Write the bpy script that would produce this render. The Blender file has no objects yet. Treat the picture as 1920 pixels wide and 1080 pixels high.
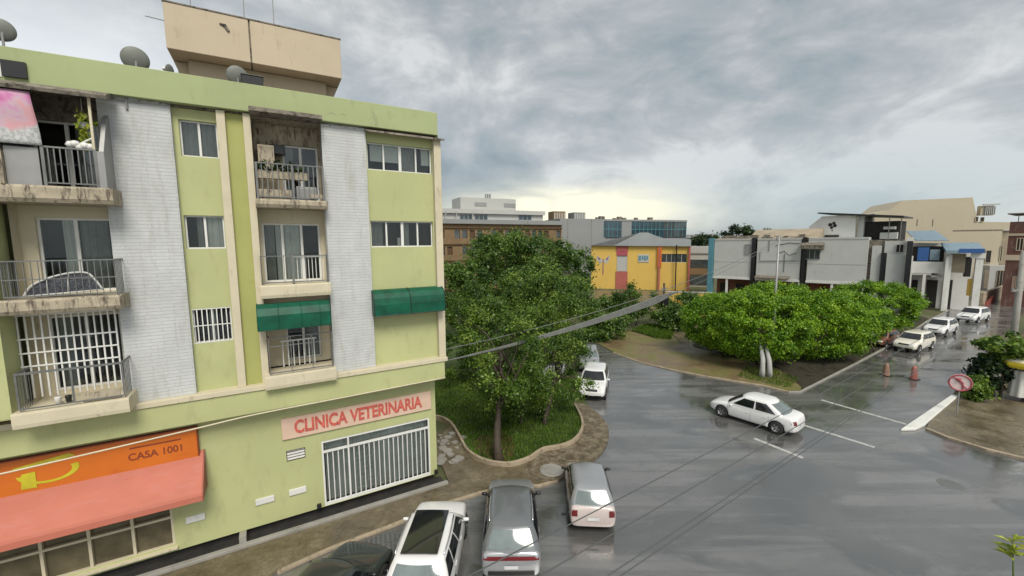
import bpy, bmesh, math, random
import numpy as np
from mathutils import Vector, Matrix
from mathutils.bvhtree import BVHTree
R = math.radians
random.seed(7)
SC = bpy.context.scene
COL = SC.collection

# ------------------------------------------------------------------ camera
FPX, PITCH, ROLL, EYE = 780.0, R(6.2), R(-0.5), 10.0
cd = bpy.data.cameras.new('camera'); cam = bpy.data.objects.new('camera', cd); COL.objects.link(cam)
CM = Matrix.Rotation(math.pi/2-PITCH, 3, 'X') @ Matrix.Rotation(ROLL, 3, 'Z')
cam.matrix_world = Matrix.Translation((0, 0, EYE)) @ CM.to_4x4()
cd.sensor_width = 36; cd.lens = FPX/1920*36; cd.clip_end = 4000; cd.clip_start = 0.1
SC.camera = cam

# ------------------------------------------------------------------ light
SUN_EL, SUN_AZ = R(50), R(158)      # compass azimuth from +Y clockwise: high, behind and right of the viewer
world = bpy.data.worlds.new('World'); SC.world = world; world.use_nodes = True
sd = bpy.data.lights.new('sun', 'SUN'); sd.energy = 1.5; sd.angle = R(24); sd.color = (1, .94, .84)
so = bpy.data.objects.new('sun', sd); COL.objects.link(so)
sdir = Vector((math.sin(SUN_AZ)*math.cos(SUN_EL), math.cos(SUN_AZ)*math.cos(SUN_EL), math.sin(SUN_EL)))
so.rotation_euler = sdir.to_track_quat('Z', 'Y').to_euler()
SC.view_settings.view_transform = 'Standard'; SC.view_settings.look = 'None'
SC.view_settings.exposure = 1.14; SC.view_settings.gamma = 1

def world_nodes():
    nt = world.node_tree; N = nt.nodes; K = nt.links; N.clear()
    def nd(t, **kw):
        n = N.new(t)
        for k, v in kw.items(): setattr(n, k, v)
        return n
    def mth(op, a, b=None, c=None):
        n = nd('ShaderNodeMath', operation=op)
        for i, v in enumerate((a, b, c)):
            if v is None: continue
            if hasattr(v, 'node'): K.new(v, n.inputs[i])
            else: n.inputs[i].default_value = v
        return n.outputs[0]
    def vec(x, y, z):
        n = nd('ShaderNodeCombineXYZ')
        for i, v in enumerate((x, y, z)):
            if hasattr(v, 'node'): K.new(v, n.inputs[i])
            else: n.inputs[i].default_value = v
        return n.outputs[0]
    def ramp(f, st):
        n = nd('ShaderNodeValToRGB'); K.new(f, n.inputs[0]); e = n.color_ramp.elements
        while len(e) < len(st): e.new(.5)
        for q, (p, c) in zip(e, st): q.position = p; q.color = (*c, 1)
        return n.outputs[0]
    def mix(f, a, b, bt='MIX'):
        n = nd('ShaderNodeMix', data_type='RGBA', blend_type=bt)
        for s, v in ((n.inputs[0], f), (n.inputs[6], a), (n.inputs[7], b)):
            if hasattr(v, 'node'): K.new(v, s)
            elif isinstance(v, tuple): s.default_value = (*v, 1)
            else: s.default_value = v
        return n.outputs[2]
    out = nd('ShaderNodeOutputWorld'); bg = nd('ShaderNodeBackground'); K.new(bg.outputs[0], out.inputs[0])
    sky = nd('ShaderNodeTexSky', sky_type='NISHITA', sun_disc=False)
    sky.sun_elevation = SUN_EL; sky.sun_rotation = SUN_AZ
    tc = nd('ShaderNodeTexCoord'); sp = nd('ShaderNodeSeparateXYZ'); K.new(tc.outputs['Generated'], sp.inputs[0])
    X, Y, Z = sp.outputs
    zz = mth('MAXIMUM', Z, 0.0)
    den = mth('ADD', zz, 0.24)
    u = mth('DIVIDE', X, den); v = mth('DIVIDE', Y, den)
    def noise(sc, det, rough, dist, off=0., sx=1., sy=1.):
        n = nd('ShaderNodeTexNoise'); n.inputs['Scale'].default_value = sc; n.inputs['Detail'].default_value = det
        n.inputs['Roughness'].default_value = rough; n.inputs['Distortion'].default_value = dist
        K.new(vec(mth('MULTIPLY', u, sx), mth('MULTIPLY', v, sy), off), n.inputs['Vector']); return n.outputs[0]
    def noise3(sc, det, rough, dist, zs, off):
        n = nd('ShaderNodeTexNoise'); n.inputs['Scale'].default_value = sc; n.inputs['Detail'].default_value = det
        n.inputs['Roughness'].default_value = rough; n.inputs['Distortion'].default_value = dist
        K.new(vec(mth('ADD', X, off), Y, mth('MULTIPLY', Z, zs)), n.inputs['Vector']); return n.outputs[0]
    n1 = noise3(2.5, 10, .56, .35, 2.0, 11.3); n4 = noise3(5.5, 9, .6, .9, 1.9, 2.4)
    n2 = noise(1.1, 8, .6, .8, 9.1, .9, 1.1)
    n3 = noise(.33, 3, .5, .3, 14.7)
    dens = mth('ADD', mth('MULTIPLY', n1, .62), mth('ADD', mth('MULTIPLY', n2, .08), mth('ADD', mth('MULTIPLY', n4, .24), mth('MULTIPLY', n3, .12))))
    cl = ramp(dens, [(.40, (.145, .172, .186)), (.462, (.195, .220, .230)), (.505, (.238, .255, .260)), (.545, (.29, .30, .30)), (.60, (.39, .395, .39))])
    # unseen sky behind the viewer brightened, added to light the facade
    ov = mth('MULTIPLY_ADD', mth('SMOOTH_MIN', mth('MAXIMUM', mth('MULTIPLY', Y, -1.), 0.), 1., .1), .55, 0.84)
    cl = mix(1., cl, vec(ov, ov, ov), 'MULTIPLY')
    # break in the cloud low over the horizon, lit yellow from behind
    az = nd('ShaderNodeMath', operation='ARCTAN2'); K.new(X, az.inputs[0]); K.new(Y, az.inputs[1])
    def gauss(v, c, w):
        d = mth('DIVIDE', mth('SUBTRACT', v, c), w)
        return mth('EXPONENT', mth('MULTIPLY', mth('MULTIPLY', d, d), -1.))
    ga = gauss(az.outputs[0], .14, .22); gz = gauss(Z, .070, .046)
    nz = nd('ShaderNodeTexNoise'); nz.inputs['Scale'].default_value = 7; nz.inputs['Detail'].default_value = 7; nz.inputs['Distortion'].default_value = .6
    K.new(vec(X, mth('MULTIPLY', Z, 3.2), Y), nz.inputs['Vector'])
    gm = mth('MULTIPLY', mth('MULTIPLY', ga, gz), mth('SUBTRACT', mth('MULTIPLY', nz.outputs[0], 5.0), .95))
    gm = mth('MINIMUM', mth('MAXIMUM', gm, 0.), 1.)
    cl = mix(gm, cl, (.52, .49, .37))
    # a pale thin patch low on the left, over the block
    ga2 = gauss(az.outputs[0], -.80, .33); gz2 = gauss(Z, .26, .12)
    pm = mth('MULTIPLY', mth('MULTIPLY', ga2, gz2), .9)
    cl = mix(pm, cl, (.41, .425, .43))
    # bluish rain curtain low on the right
    gm3 = mth('MULTIPLY', mth('MULTIPLY', gauss(az.outputs[0], .68, .34), gauss(Z, .06, .10)), .6)
    cl = mix(gm3, cl, (.20, .245, .262))
    sk = mix(1., sky.outputs[0], (.1, .1, .1), 'MULTIPLY')
    fin = mix(.93, sk, cl)
    K.new(fin, bg.inputs[0]); bg.inputs[1].default_value = 1.0
    # the Nishita part enters at 0.1, the clouds in front of it at their own brightness
world_nodes()

# ------------------------------------------------------------------ helpers
def ray(px, py): return CM @ Vector(((px-960)/FPX, -(py-540)/FPX, -1))
def G(px, py, z=0.):                       # point on the level z seen at a pixel of the photo
    d = ray(px, py); t = (z-EYE)/d.z; return Vector((d.x*t, d.y*t, z))
def AT(px, py, Y):
    d = ray(px, py); t = Y/d.y; return Vector((d.x*t, Y, EYE+d.z*t))

def tag(o, label=None, cat=None, group=None, kind=None):
    if label: o['label'] = label
    if cat: o['category'] = cat
    if group: o['group'] = group
    if kind: o['kind'] = kind
    return o
def empty(name, loc, rz=0, label=None, cat=None, group=None):
    o = bpy.data.objects.new(name, None); COL.objects.link(o); o.location = loc; o.rotation_euler = (0, 0, rz)
    o.empty_display_size = .3
    return tag(o, label, cat, group)

class MB:
    def __init__(s): s.v = []; s.f = []; s.m = []
    def face(s, pts, m=0):
        b = len(s.v); s.v += [tuple(p) for p in pts]; s.f.append(tuple(range(b, b+len(pts)))); s.m.append(m)
    def box(s, x0, x1, y0, y1, z0, z1, m=0):
        b = len(s.v)
        s.v += [(x, y, z) for z in (z0, z1) for y in (y0, y1) for x in (x0, x1)]
        for f in ((0, 2, 3, 1), (4, 5, 7, 6), (0, 1, 5, 4), (2, 6, 7, 3), (0, 4, 6, 2), (1, 3, 7, 5)):
            s.f.append(tuple(b+i for i in f)); s.m.append(m)
        return s
    def room(s, x0, x1, y0, y1, z0, z1, m=0):      # five faces seen from the front (low y)
        s.face([(x0, y1, z0), (x1, y1, z0), (x1, y1, z1), (x0, y1, z1)], m)
        s.face([(x0, y0, z0), (x0, y1, z0), (x0, y1, z1), (x0, y0, z1)], m)
        s.face([(x1, y1, z0), (x1, y0, z0), (x1, y0, z1), (x1, y1, z1)], m)
        s.face([(x0, y0, z0), (x1, y0, z0), (x1, y1, z0), (x0, y1, z0)], m)
        s.face([(x0, y1, z1), (x1, y1, z1), (x1, y0, z1), (x0, y0, z1)], m)
        return s
    def prism(s, poly, y0, y1, m=0, axis='y'):       # polygon in x,z pushed along y (or x,y along z)
        f = (lambda p, t: (p[0], t, p[1])) if axis == 'y' else ((lambda p, t: (p[0], p[1], t)) if axis == 'z' else (lambda p, t: (t, p[0], p[1])))
        n = len(poly)
        s.face([f(p, y0) for p in poly], m); s.face([f(p, y1) for p in reversed(poly)], m)
        for i in range(n):
            a, b = poly[i], poly[(i+1) % n]
            s.face([f(a, y0), f(a, y1), f(b, y1), f(b, y0)], m)
        return s
    def tube(s, pts, r, n=8, m=0, cap=True):
        pts = [Vector(p) for p in pts]; rs = r if isinstance(r, (list, tuple)) else [r]*len(pts)
        b = len(s.v); k = len(pts)
        for i, p in enumerate(pts):
            d = (pts[min(i+1, k-1)]-pts[max(i-1, 0)])
            if d.length < 1e-9: d = Vector((0, 0, 1))
            d.normalize(); a = d.orthogonal() if abs(d.z) > .95 else d.cross(Vector((0, 0, 1)))
            a.normalize(); c = d.cross(a)
            for j in range(n):
                t = 2*math.pi*j/n; q = p+(a*math.cos(t)+c*math.sin(t))*rs[i]; s.v.append(tuple(q))
        for i in range(k-1):
            for j in range(n):
                s.f.append((b+i*n+j, b+i*n+(j+1) % n, b+(i+1)*n+(j+1) % n, b+(i+1)*n+j)); s.m.append(m)
        if cap:
            s.f.append(tuple(b+j for j in reversed(range(n)))); s.m.append(m)
            s.f.append(tuple(b+(k-1)*n+j for j in range(n))); s.m.append(m)
        return s
    def lathe(s, prof, n=20, m=0, c=(0, 0, 0), M=None):     # (r,z) profile about z
        b = len(s.v); k = len(prof)
        for r, z in prof:
            for j in range(n):
                t = 2*math.pi*j/n; p = Vector((r*math.cos(t), r*math.sin(t), z))
                if M: p = M @ p
                s.v.append((p.x+c[0], p.y+c[1], p.z+c[2]))
        for i in range(k-1):
            for j in range(n):
                s.f.append((b+i*n+j, b+i*n+(j+1) % n, b+(i+1)*n+(j+1) % n, b+(i+1)*n+j)); s.m.append(m)
        return s
    def grid(s, fn, nu, nv, m=0):
        b = len(s.v)
        for j in range(nv+1):
            for i in range(nu+1): s.v.append(tuple(fn(i/nu, j/nv)))
        for j in range(nv):
            for i in range(nu):
                a = b+j*(nu+1)+i; s.f.append((a, a+1, a+nu+2, a+nu+1)); s.m.append(m)
        return s
    def wall(s, x0, x1, z0, z1, y, ops=(), depth=.12, m=0, rm=None):   # front sheet with openings and their reveals
        rm = m if rm is None else rm
        xs = sorted({x0, x1, *[c for o in ops for c in o[:2]]}); zs = sorted({z0, z1, *[c for o in ops for c in o[2:4]]})
        for i in range(len(xs)-1):
            for j in range(len(zs)-1):
                cx, cz = (xs[i]+xs[i+1])/2, (zs[j]+zs[j+1])/2
                if any(o[0] < cx < o[1] and o[2] < cz < o[3] for o in ops): continue
                s.face([(xs[i], y, zs[j]), (xs[i+1], y, zs[j]), (xs[i+1], y, zs[j+1]), (xs[i], y, zs[j+1])], m)
        for a, b, c, d in [o[:4] for o in ops]:
            q = y+depth
            s.face([(a, y, c), (a, q, c), (a, q, d), (a, y, d)], rm); s.face([(b, q, c), (b, y, c), (b, y, d), (b, q, d)], rm)
            s.face([(a, q, c), (a, y, c), (b, y, c), (b, q, c)], rm); s.face([(a, y, d), (a, q, d), (b, q, d), (b, y, d)], rm)
        return s
    def build(s, name, mats, parent=None, smooth=False, bevel=0, weld=False, loc=None):
        me = bpy.data.meshes.new(name); me.from_pydata(s.v, [], s.f)
        mats = mats if isinstance(mats, (list, tuple)) else [mats]
        for m in mats: me.materials.append(m)
        me.polygons.foreach_set('material_index', s.m)
        if weld or bevel:
            bm = bmesh.new(); bm.from_mesh(me); bmesh.ops.remove_doubles(bm, verts=bm.verts, dist=1e-4); bm.to_mesh(me); bm.free()
        if smooth: me.polygons.foreach_set('use_smooth', [True]*len(me.polygons))
        me.update()
        o = bpy.data.objects.new(name, me); COL.objects.link(o)
        if parent: o.parent = parent
        if loc: o.location = loc
        if bevel:
            b = o.modifiers.new('bevel', 'BEVEL'); b.width = bevel; b.segments = 2; b.limit_method = 'ANGLE'; b.angle_limit = R(40)
        return o

# ------------------------------------------------------------------ materials
def newmat(name):
    m = bpy.data.materials.new(name); m.use_nodes = True; nt = m.node_tree
    return m, nt, nt.nodes['Principled BSDF']
def NN(nt, t, **kw):
    n = nt.nodes.new(t)
    for k, v in kw.items(): setattr(n, k, v)
    return n
def texco(nt, scale=(1, 1, 1), rot=(0, 0, 0), src='Object'):
    tc = NN(nt, 'ShaderNodeTexCoord'); mp = NN(nt, 'ShaderNodeMapping')
    mp.inputs['Scale'].default_value = scale; mp.inputs['Rotation'].default_value = rot
    nt.links.new(tc.outputs[src], mp.inputs[0]); return mp.outputs[0]
def nz(nt, co, sc, det=5, rough=.6, dist=0):
    n = NN(nt, 'ShaderNodeTexNoise'); nt.links.new(co, n.inputs['Vector'])
    n.inputs['Scale'].default_value = sc; n.inputs['Detail'].default_value = det
    n.inputs['Roughness'].default_value = rough; n.inputs['Distortion'].default_value = dist
    return n.outputs[0]
def rmp(nt, f, st):
    n = NN(nt, 'ShaderNodeValToRGB'); nt.links.new(f, n.inputs[0]); e = n.color_ramp.elements
    while len(e) < len(st): e.new(.5)
    for q, (p, c) in zip(e, st):
        q.position = p; q.color = (*(c if isinstance(c, tuple) else (c, c, c)), 1)
    return n.outputs[0]
def mixc(nt, f, a, b, bt='MIX'):
    n = NN(nt, 'ShaderNodeMix', data_type='RGBA', blend_type=bt)
    for s, v in ((n.inputs[0], f), (n.inputs[6], a), (n.inputs[7], b)):
        if hasattr(v, 'node'): nt.links.new(v, s)
        elif isinstance(v, tuple): s.default_value = (*v, 1)
        else: s.default_value = v
    return n.outputs[2]
def bump(nt, bs, h, st, dist=.02):
    b = NN(nt, 'ShaderNodeBump'); b.inputs['Strength'].default_value = st; b.inputs['Distance'].default_value = dist
    nt.links.new(h, b.inputs['Height']); nt.links.new(b.outputs[0], bs.inputs['Normal'])

def plain(name, c, rough=.6, metal=0, var=.12, sc=2., dirt=0., dirtc=(.09, .075, .055), dsc=(1.3, 1.3, .35), dlo=.56, bmp=.1, bsc=30, coat=0, spec=.5, grime=None):
    m, nt, bs = newmat(name); co = texco(nt)
    a = nz(nt, co, sc, 5, .6)
    col = mixc(nt, rmp(nt, a, [(.3, 0), (.7, 1)]), tuple(x*(1-var) for x in c), tuple(min(1, x*(1+var)) for x in c))
    if dirt:
        d = nz(nt, texco(nt, dsc), 2.2, 8, .72, .4)
        col = mixc(nt, rmp(nt, d, [(dlo, 0.), (dlo+.13, dirt)]), col, dirtc)
    nt.links.new(col, bs.inputs['Base Color'])
    bs.inputs['Roughness'].default_value = rough; bs.inputs['Metallic'].default_value = metal
    bs.inputs['Specular IOR Level'].default_value = spec
    if coat: bs.inputs['Coat Weight'].default_value = coat; bs.inputs['Coat Roughness'].default_value = .06
    if bmp: bump(nt, bs, nz(nt, co, bsc, 4, .6), bmp, .01)
    return m
def glassy(name, tint, tr=.55, gl=.10):
    m, nt, bs = newmat(name); N = nt.nodes
    t = NN(nt, 'ShaderNodeBsdfTransparent'); t.inputs[0].default_value = (*tint, 1)
    g = NN(nt, 'ShaderNodeBsdfGlossy'); g.inputs[0].default_value = (.9, .95, 1, 1); g.inputs['Roughness'].default_value = .04
    lw = NN(nt, 'ShaderNodeFresnel'); lw.inputs[0].default_value = 1.5
    mu = NN(nt, 'ShaderNodeMath', operation='MULTIPLY_ADD'); nt.links.new(lw.outputs[0], mu.inputs[0]); mu.inputs[1].default_value = .8; mu.inputs[2].default_value = gl; mu.use_clamp = True
    mx = NN(nt, 'ShaderNodeMixShader'); nt.links.new(mu.outputs[0], mx.inputs[0]); nt.links.new(t.outputs[0], mx.inputs[1]); nt.links.new(g.outputs[0], mx.inputs[2])
    nt.links.new(mx.outputs[0], nt.nodes['Material Output'].inputs[0]); nt.nodes.remove(bs)
    return m
def brickmat(name, c1, c2, mortar, bw=.24, bh=.075, rough=.8, st=.35, dirt=.5, top=False):
    m, nt, bs = newmat(name); co = texco(nt, rot=(R(90), 0, 0))
    b = NN(nt, 'ShaderNodeTexBrick'); nt.links.new(co, b.inputs['Vector'])
    b.inputs['Color1'].default_value = (*c1, 1); b.inputs['Color2'].default_value = (*c2, 1); b.inputs['Mortar'].default_value = (*mortar, 1)
    b.inputs['Scale'].default_value = 1; b.inputs['Brick Width'].default_value = bw; b.inputs['Row Height'].default_value = bh
    b.inputs['Mortar Size'].default_value = .007; b.inputs['Mortar Smooth'].default_value = .3
    o = texco(nt); f = rmp(nt, nz(nt, o, 1.1, 7, .7, .3), [(.35, 0), (.72, 1)])
    col = mixc(nt, f, b.outputs[0], tuple(x*.80 for x in c1))
    s = rmp(nt, nz(nt, texco(nt, (6, 6, 22)), 1.6, 6, .75, .6), [(.61, 0.), (.70, dirt)])
    col = mixc(nt, s, col, tuple(x*.55 for x in c1))
    s2 = rmp(nt, nz(nt, texco(nt, (3, 3, .5)), 1.2, 6, .7, .3), [(.52, 0.), (.70, .45)])
    col = mixc(nt, s2, col, (.31, .29, .24))
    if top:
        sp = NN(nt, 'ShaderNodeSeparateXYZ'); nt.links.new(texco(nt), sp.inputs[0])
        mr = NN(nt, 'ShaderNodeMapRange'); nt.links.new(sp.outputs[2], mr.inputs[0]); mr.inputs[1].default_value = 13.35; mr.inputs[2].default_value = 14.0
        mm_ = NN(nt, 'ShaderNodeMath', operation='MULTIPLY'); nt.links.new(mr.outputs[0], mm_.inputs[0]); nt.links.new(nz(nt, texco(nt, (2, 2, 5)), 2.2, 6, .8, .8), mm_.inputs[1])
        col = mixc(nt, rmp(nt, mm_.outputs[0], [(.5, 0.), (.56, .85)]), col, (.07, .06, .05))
    nt.links.new(col, bs.inputs['Base Color']); bs.inputs['Roughness'].default_value = rough
    ad = NN(nt, 'ShaderNodeMath', operation='MULTIPLY_ADD'); nt.links.new(b.outputs['Fac'], ad.inputs[0]); ad.inputs[1].default_value = -1.
    nt.links.new(nz(nt, o, 9, 6, .7), ad.inputs[2]); bump(nt, bs, ad.outputs[0], st, .02)
    return m
def leafmat(name, lo, mid, hi, tr=.35):
    m, nt, bs = newmat(name)
    at = NN(nt, 'ShaderNodeAttribute'); at.attribute_name = 'lv'
    n = nz(nt, texco(nt), .9, 4, .6)
    f = NN(nt, 'ShaderNodeMath', operation='MULTIPLY_ADD'); nt.links.new(n, f.inputs[0]); f.inputs[1].default_value = .9; nt.links.new(at.outputs['Fac'], f.inputs[2])
    f2 = NN(nt, 'ShaderNodeMath', operation='SUBTRACT'); nt.links.new(f.outputs[0], f2.inputs[0]); f2.inputs[1].default_value = .45
    col = rmp(nt, f2.outputs[0], [(0.05, lo), (.5, mid), (.95, hi)])
    nt.links.new(col, bs.inputs['Base Color']); bs.inputs['Roughness'].default_value = .42; bs.inputs['Specular IOR Level'].default_value = .4
    t = NN(nt, 'ShaderNodeBsdfTranslucent'); nt.links.new(col, t.inputs[0])
    mx = NN(nt, 'ShaderNodeMixShader'); mx.inputs[0].default_value = tr
    nt.links.new(bs.outputs[0], mx.inputs[1]); nt.links.new(t.outputs[0], mx.inputs[2]); nt.links.new(mx.outputs[0], nt.nodes['Material Output'].inputs[0])
    return m

def asphalt_mat():
    m, nt, bs = newmat('wet_asphalt'); L = nt.links
    st = texco(nt, (1, 1, 1), (0, 0, R(-34)))
    stx = texco(nt, (.16, 1.0, 1), (0, 0, R(-50)))
    big = nz(nt, texco(nt), .12, 5, .6, .4); fine = nz(nt, texco(nt), 38, 3, .6)
    strk = nz(nt, stx, .8, 6, .62, .5)
    c = rmp(nt, big, [(.3, (.125, .123, .118)), (.7, (.18, .177, .170))])
    c = mixc(nt, rmp(nt, strk, [(.38, .8), (.50, 0.)]), c, (.06, .06, .06))
    c = mixc(nt, rmp(nt, fine, [(.35, .3), (.65, 0.)]), c, (.06, .06, .06))
    # cracks and tar-sealed joints
    vo = NN(nt, 'ShaderNodeTexVoronoi', feature='DISTANCE_TO_EDGE'); vo.inputs['Scale'].default_value = .13
    dn = NN(nt, 'ShaderNodeTexNoise'); L.new(texco(nt), dn.inputs['Vector']); dn.inputs['Scale'].default_value = .9; dn.inputs['Detail'].default_value = 6
    va = NN(nt, 'ShaderNodeVectorMath', operation='MULTIPLY_ADD'); L.new(dn.outputs['Color'], va.inputs[0]); va.inputs[1].default_value = (1.8, 1.8, 0); L.new(texco(nt), va.inputs[2])
    L.new(va.outputs[0], vo.inputs['Vector'])
    ck = rmp(nt, vo.outputs['Distance'], [(.0, .4), (.004, 0.)])
    c = mixc(nt, ck, c, (.05, .05, .05))
    L.new(c, bs.inputs['Base Color'])
    # repaired patches and standing water
    vp = NN(nt, 'ShaderNodeTexVoronoi'); vp.inputs['Scale'].default_value = .11; vp.inputs['Randomness'].default_value = .8; L.new(va.outputs[0], vp.inputs['Vector'])
    sx = NN(nt, 'ShaderNodeSeparateColor'); L.new(vp.outputs['Color'], sx.inputs[0])
    c = mixc(nt, rmp(nt, sx.outputs[0], [(.62, 0.), (.66, .3)]), c, (.095, .094, .090))
    pud = rmp(nt, nz(nt, texco(nt, (.5, 1, 1), (0, 0, R(-50))), .42, 6, .6, .6), [(.48, 0.), (.58, 1.)])
    trk = rmp(nt, nz(nt, texco(nt, (.035, 1.5, 1), (0, 0, R(-34))), 1.1, 3, .5), [(.42, .55), (.50, 0.)])
    c = mixc(nt, trk, c, (.075, .075, .073))
    c = mixc(nt, pud, c, (.075, .075, .073))
    L.new(c, bs.inputs['Base Color'])
    rg = mixc(nt, pud, rmp(nt, nz(nt, stx, .55, 5, .6, .8), [(.34, .10), (.50, .18), (.66, .33)]), (.035, .035, .035))
    L.new(rg, bs.inputs['Roughness'])
    bs.inputs['Specular IOR Level'].default_value = .8; bs.inputs['IOR'].default_value = 1.95
    h = NN(nt, 'ShaderNodeMath', operation='MULTIPLY_ADD'); L.new(nz(nt, texco(nt), 2.2, 5, .6), h.inputs[0]); h.inputs[1].default_value = 2.2; L.new(fine, h.inputs[2])
    bf_ = NN(nt, 'ShaderNodeMath', operation='MULTIPLY_ADD'); L.new(pud, bf_.inputs[0]); bf_.inputs[1].default_value = -.17; bf_.inputs[2].default_value = .22
    bump(nt, bs, h.outputs[0], .16, .012); [L.new(bf_.outputs[0], n_.inputs['Strength']) for n_ in nt.nodes if n_.type == 'BUMP']
    return m
def soil_mat(name, c1, c2, c3, rough=.45, sc=.5, bst=.5, green=None):
    m, nt, bs = newmat(name)
    a = nz(nt, texco(nt), sc, 7, .65, .5); b = nz(nt, texco(nt), 6, 7, .7)
    c = rmp(nt, a, [(.32, c1), (.5, c2), (.68, c3)])
    c = mixc(nt, rmp(nt, b, [(.4, .45), (.6, 0.)]), c, tuple(x*.5 for x in c1))
    if green: c = mixc(nt, rmp(nt, nz(nt, texco(nt), .35, 6, .7, .3), [(.45, 0.), (.6, .8)]), c, green)
    nt.links.new(c, bs.inputs['Base Color'])
    nt.links.new(rmp(nt, a, [(.35, rough*.55), (.65, rough*1.4)]), bs.inputs['Roughness'])
    bump(nt, bs, b, bst, .03); return m

M = {}
M['green'] = plain('green_paint', (.405, .425, .205), .75, var=.08, sc=.35, dirt=.3, dirtc=(.27, .26, .13), dsc=(1.5, 1.5, .5), dlo=.54, bmp=.08)
M['green2'] = plain('parapet_paint', (.325, .370, .185), .75, var=.09, sc=.4, dirt=.55, dirtc=(.19, .2, .11), dsc=(1.2, 1.2, .3), dlo=.57)
M['greend'] = plain('yellow_green_paint', (.34, .35, .115), .75, var=.06, sc=.8, dirt=.25, dirtc=(.2, .2, .08))
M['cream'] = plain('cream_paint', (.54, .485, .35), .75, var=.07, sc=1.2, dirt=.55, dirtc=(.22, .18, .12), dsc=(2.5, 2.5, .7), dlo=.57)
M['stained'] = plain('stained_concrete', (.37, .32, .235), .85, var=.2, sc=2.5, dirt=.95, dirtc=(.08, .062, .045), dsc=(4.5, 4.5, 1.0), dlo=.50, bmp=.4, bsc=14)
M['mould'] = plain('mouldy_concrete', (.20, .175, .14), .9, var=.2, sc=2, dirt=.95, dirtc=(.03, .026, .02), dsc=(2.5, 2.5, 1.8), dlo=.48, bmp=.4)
M['beige'] = plain('beige_render', (.49, .41, .30), .85, var=.06, sc=.7, dirt=.5, dirtc=(.26, .19, .12), dsc=(2.2, 2.2, .4), dlo=.58, bmp=.15)
M['brickw'] = brickmat('white_brick', (.54, .555, .55), (.505, .52, .515), (.44, .45, .445), .62, .10, st=.6, dirt=.8, top=True)
M['white'] = plain('white_metal', (.66, .66, .63), .4, var=.05, dirt=.3, dirtc=(.35, .3, .22), bmp=0)
M['whitew'] = plain('white_wall', (.60, .60, .57), .75, var=.06, sc=.5, dirt=.35, dirtc=(.33, .32, .29))
M['grey'] = plain('grey_wall', (.45, .46, .435), .8, var=.05, sc=.4, dirt=.35, dirtc=(.2, .2, .185), dsc=(.8, .8, .2))
M['greym'] = plain('grey_metal', (.28, .28, .27), .45, metal=.3, var=.1, bmp=0)
M['railm'] = plain('rail_metal', (.17, .175, .17), .5, metal=.4, var=.2, dirt=.5, bmp=0)
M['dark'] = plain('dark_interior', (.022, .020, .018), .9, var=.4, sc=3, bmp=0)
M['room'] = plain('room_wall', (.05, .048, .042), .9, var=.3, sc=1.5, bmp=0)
M['black'] = plain('black_plastic', (.012, .012, .013), .35, var=.2, bmp=0)
M['curtain'] = plain('curtain_cloth', (.62, .61, .57), .9, var=.1, bmp=0)
M['curtaind'] = plain('dim_curtain_cloth', (.27, .265, .25), .9, var=.2, bmp=0)
M['glass'] = glassy('window_glass', (.84, .87, .86), gl=.0)
M['glassd'] = plain('shaded_glass', (.05, .06, .065), .06, var=.4, sc=1.2, bmp=0, spec=.9)
M['awng'] = plain('green_acrylic', (.001, .070, .038), .5, var=.35, sc=2.5, dirt=.25, dirtc=(.03, .12, .07), dsc=(1.5, 1.5, 3), dlo=.55, bmp=0, coat=0, spec=.3)
M['pink'] = plain('salmon_canvas', (.44, .135, .088), .7, var=.07, sc=.9, dirt=.4, dirtc=(.45, .18, .15), dsc=(.6, .6, 2.5), dlo=.52, bmp=.05)
M['pinke'] = plain('salmon_canvas_edge', (.30, .085, .06), .6, var=.1)
M['orange'] = plain('orange_sign_face', (.56, .135, .008), .4, var=.08, sc=.7, dirt=.35, dirtc=(.42, .06, .01), dsc=(.5, .5, 1.5), bmp=0)
M['signtxt'] = plain('dark_red_lettering', (.22, .04, .012), .5, bmp=0)
M['yellogo'] = plain('yellow_green_logo', (.50, .44, .02), .4, var=.2, bmp=0)
M['signpink'] = plain('pale_pink_board', (.60, .43, .33), .6, var=.06, dirt=.3, dirtc=(.4, .3, .2), bmp=0)
M['redtxt'] = plain('red_lettering', (.50, .10, .075), .6, var=.3, sc=6, bmp=0)
M['banner'] = None
M['leafA'] = leafmat('tree_leaves', (.020, .050, .008), (.085, .165, .018), (.26, .36, .055))
M['leafB'] = leafmat('clipped_tree_leaves', (.035, .10, .006), (.13, .27, .010), (.33, .50, .03))
M['leafC'] = leafmat('far_tree_leaves', (.022, .055, .010), (.07, .14, .02), (.17, .26, .04))
M['leafD'] = leafmat('dark_shrub_leaves', (.008, .018, .007), (.022, .048, .015), (.07, .12, .03))
M['leafY'] = leafmat('yellow_green_leaves', (.10, .15, .01), (.24, .31, .02), (.45, .45, .07))
M['blossom'] = plain('pale_blossom', (.55, .5, .46), .8, var=.2, bmp=0)
M['bark'] = plain('wet_bark', (.055, .04, .028), .75, var=.35, sc=5, bmp=.8, bsc=9)
M['barkw'] = plain('whitewashed_bark', (.36, .36, .34), .8, var=.1, sc=5, dirt=.8, dirtc=(.05, .045, .04), dsc=(4, 4, .8), dlo=.56, bmp=.5, bsc=9)
M['concrete'] = plain('concrete', (.26, .25, .225), .7, var=.15, sc=1.5, dirt=.5, dirtc=(.1, .09, .07), dsc=(1, 1, 1))
M['kerb'] = plain('kerb_concrete', (.33, .27, .19), .6, var=.2, sc=2.5, dirt=.7, dirtc=(.1, .08, .05), dsc=(2, 2, 2), dlo=.52)
M['kerbw'] = plain('whitewashed_kerb', (.62, .62, .58), .55, var=.08, sc=2, dirt=.5, dirtc=(.25, .24, .2), dsc=(2, 2, 2))
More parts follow.
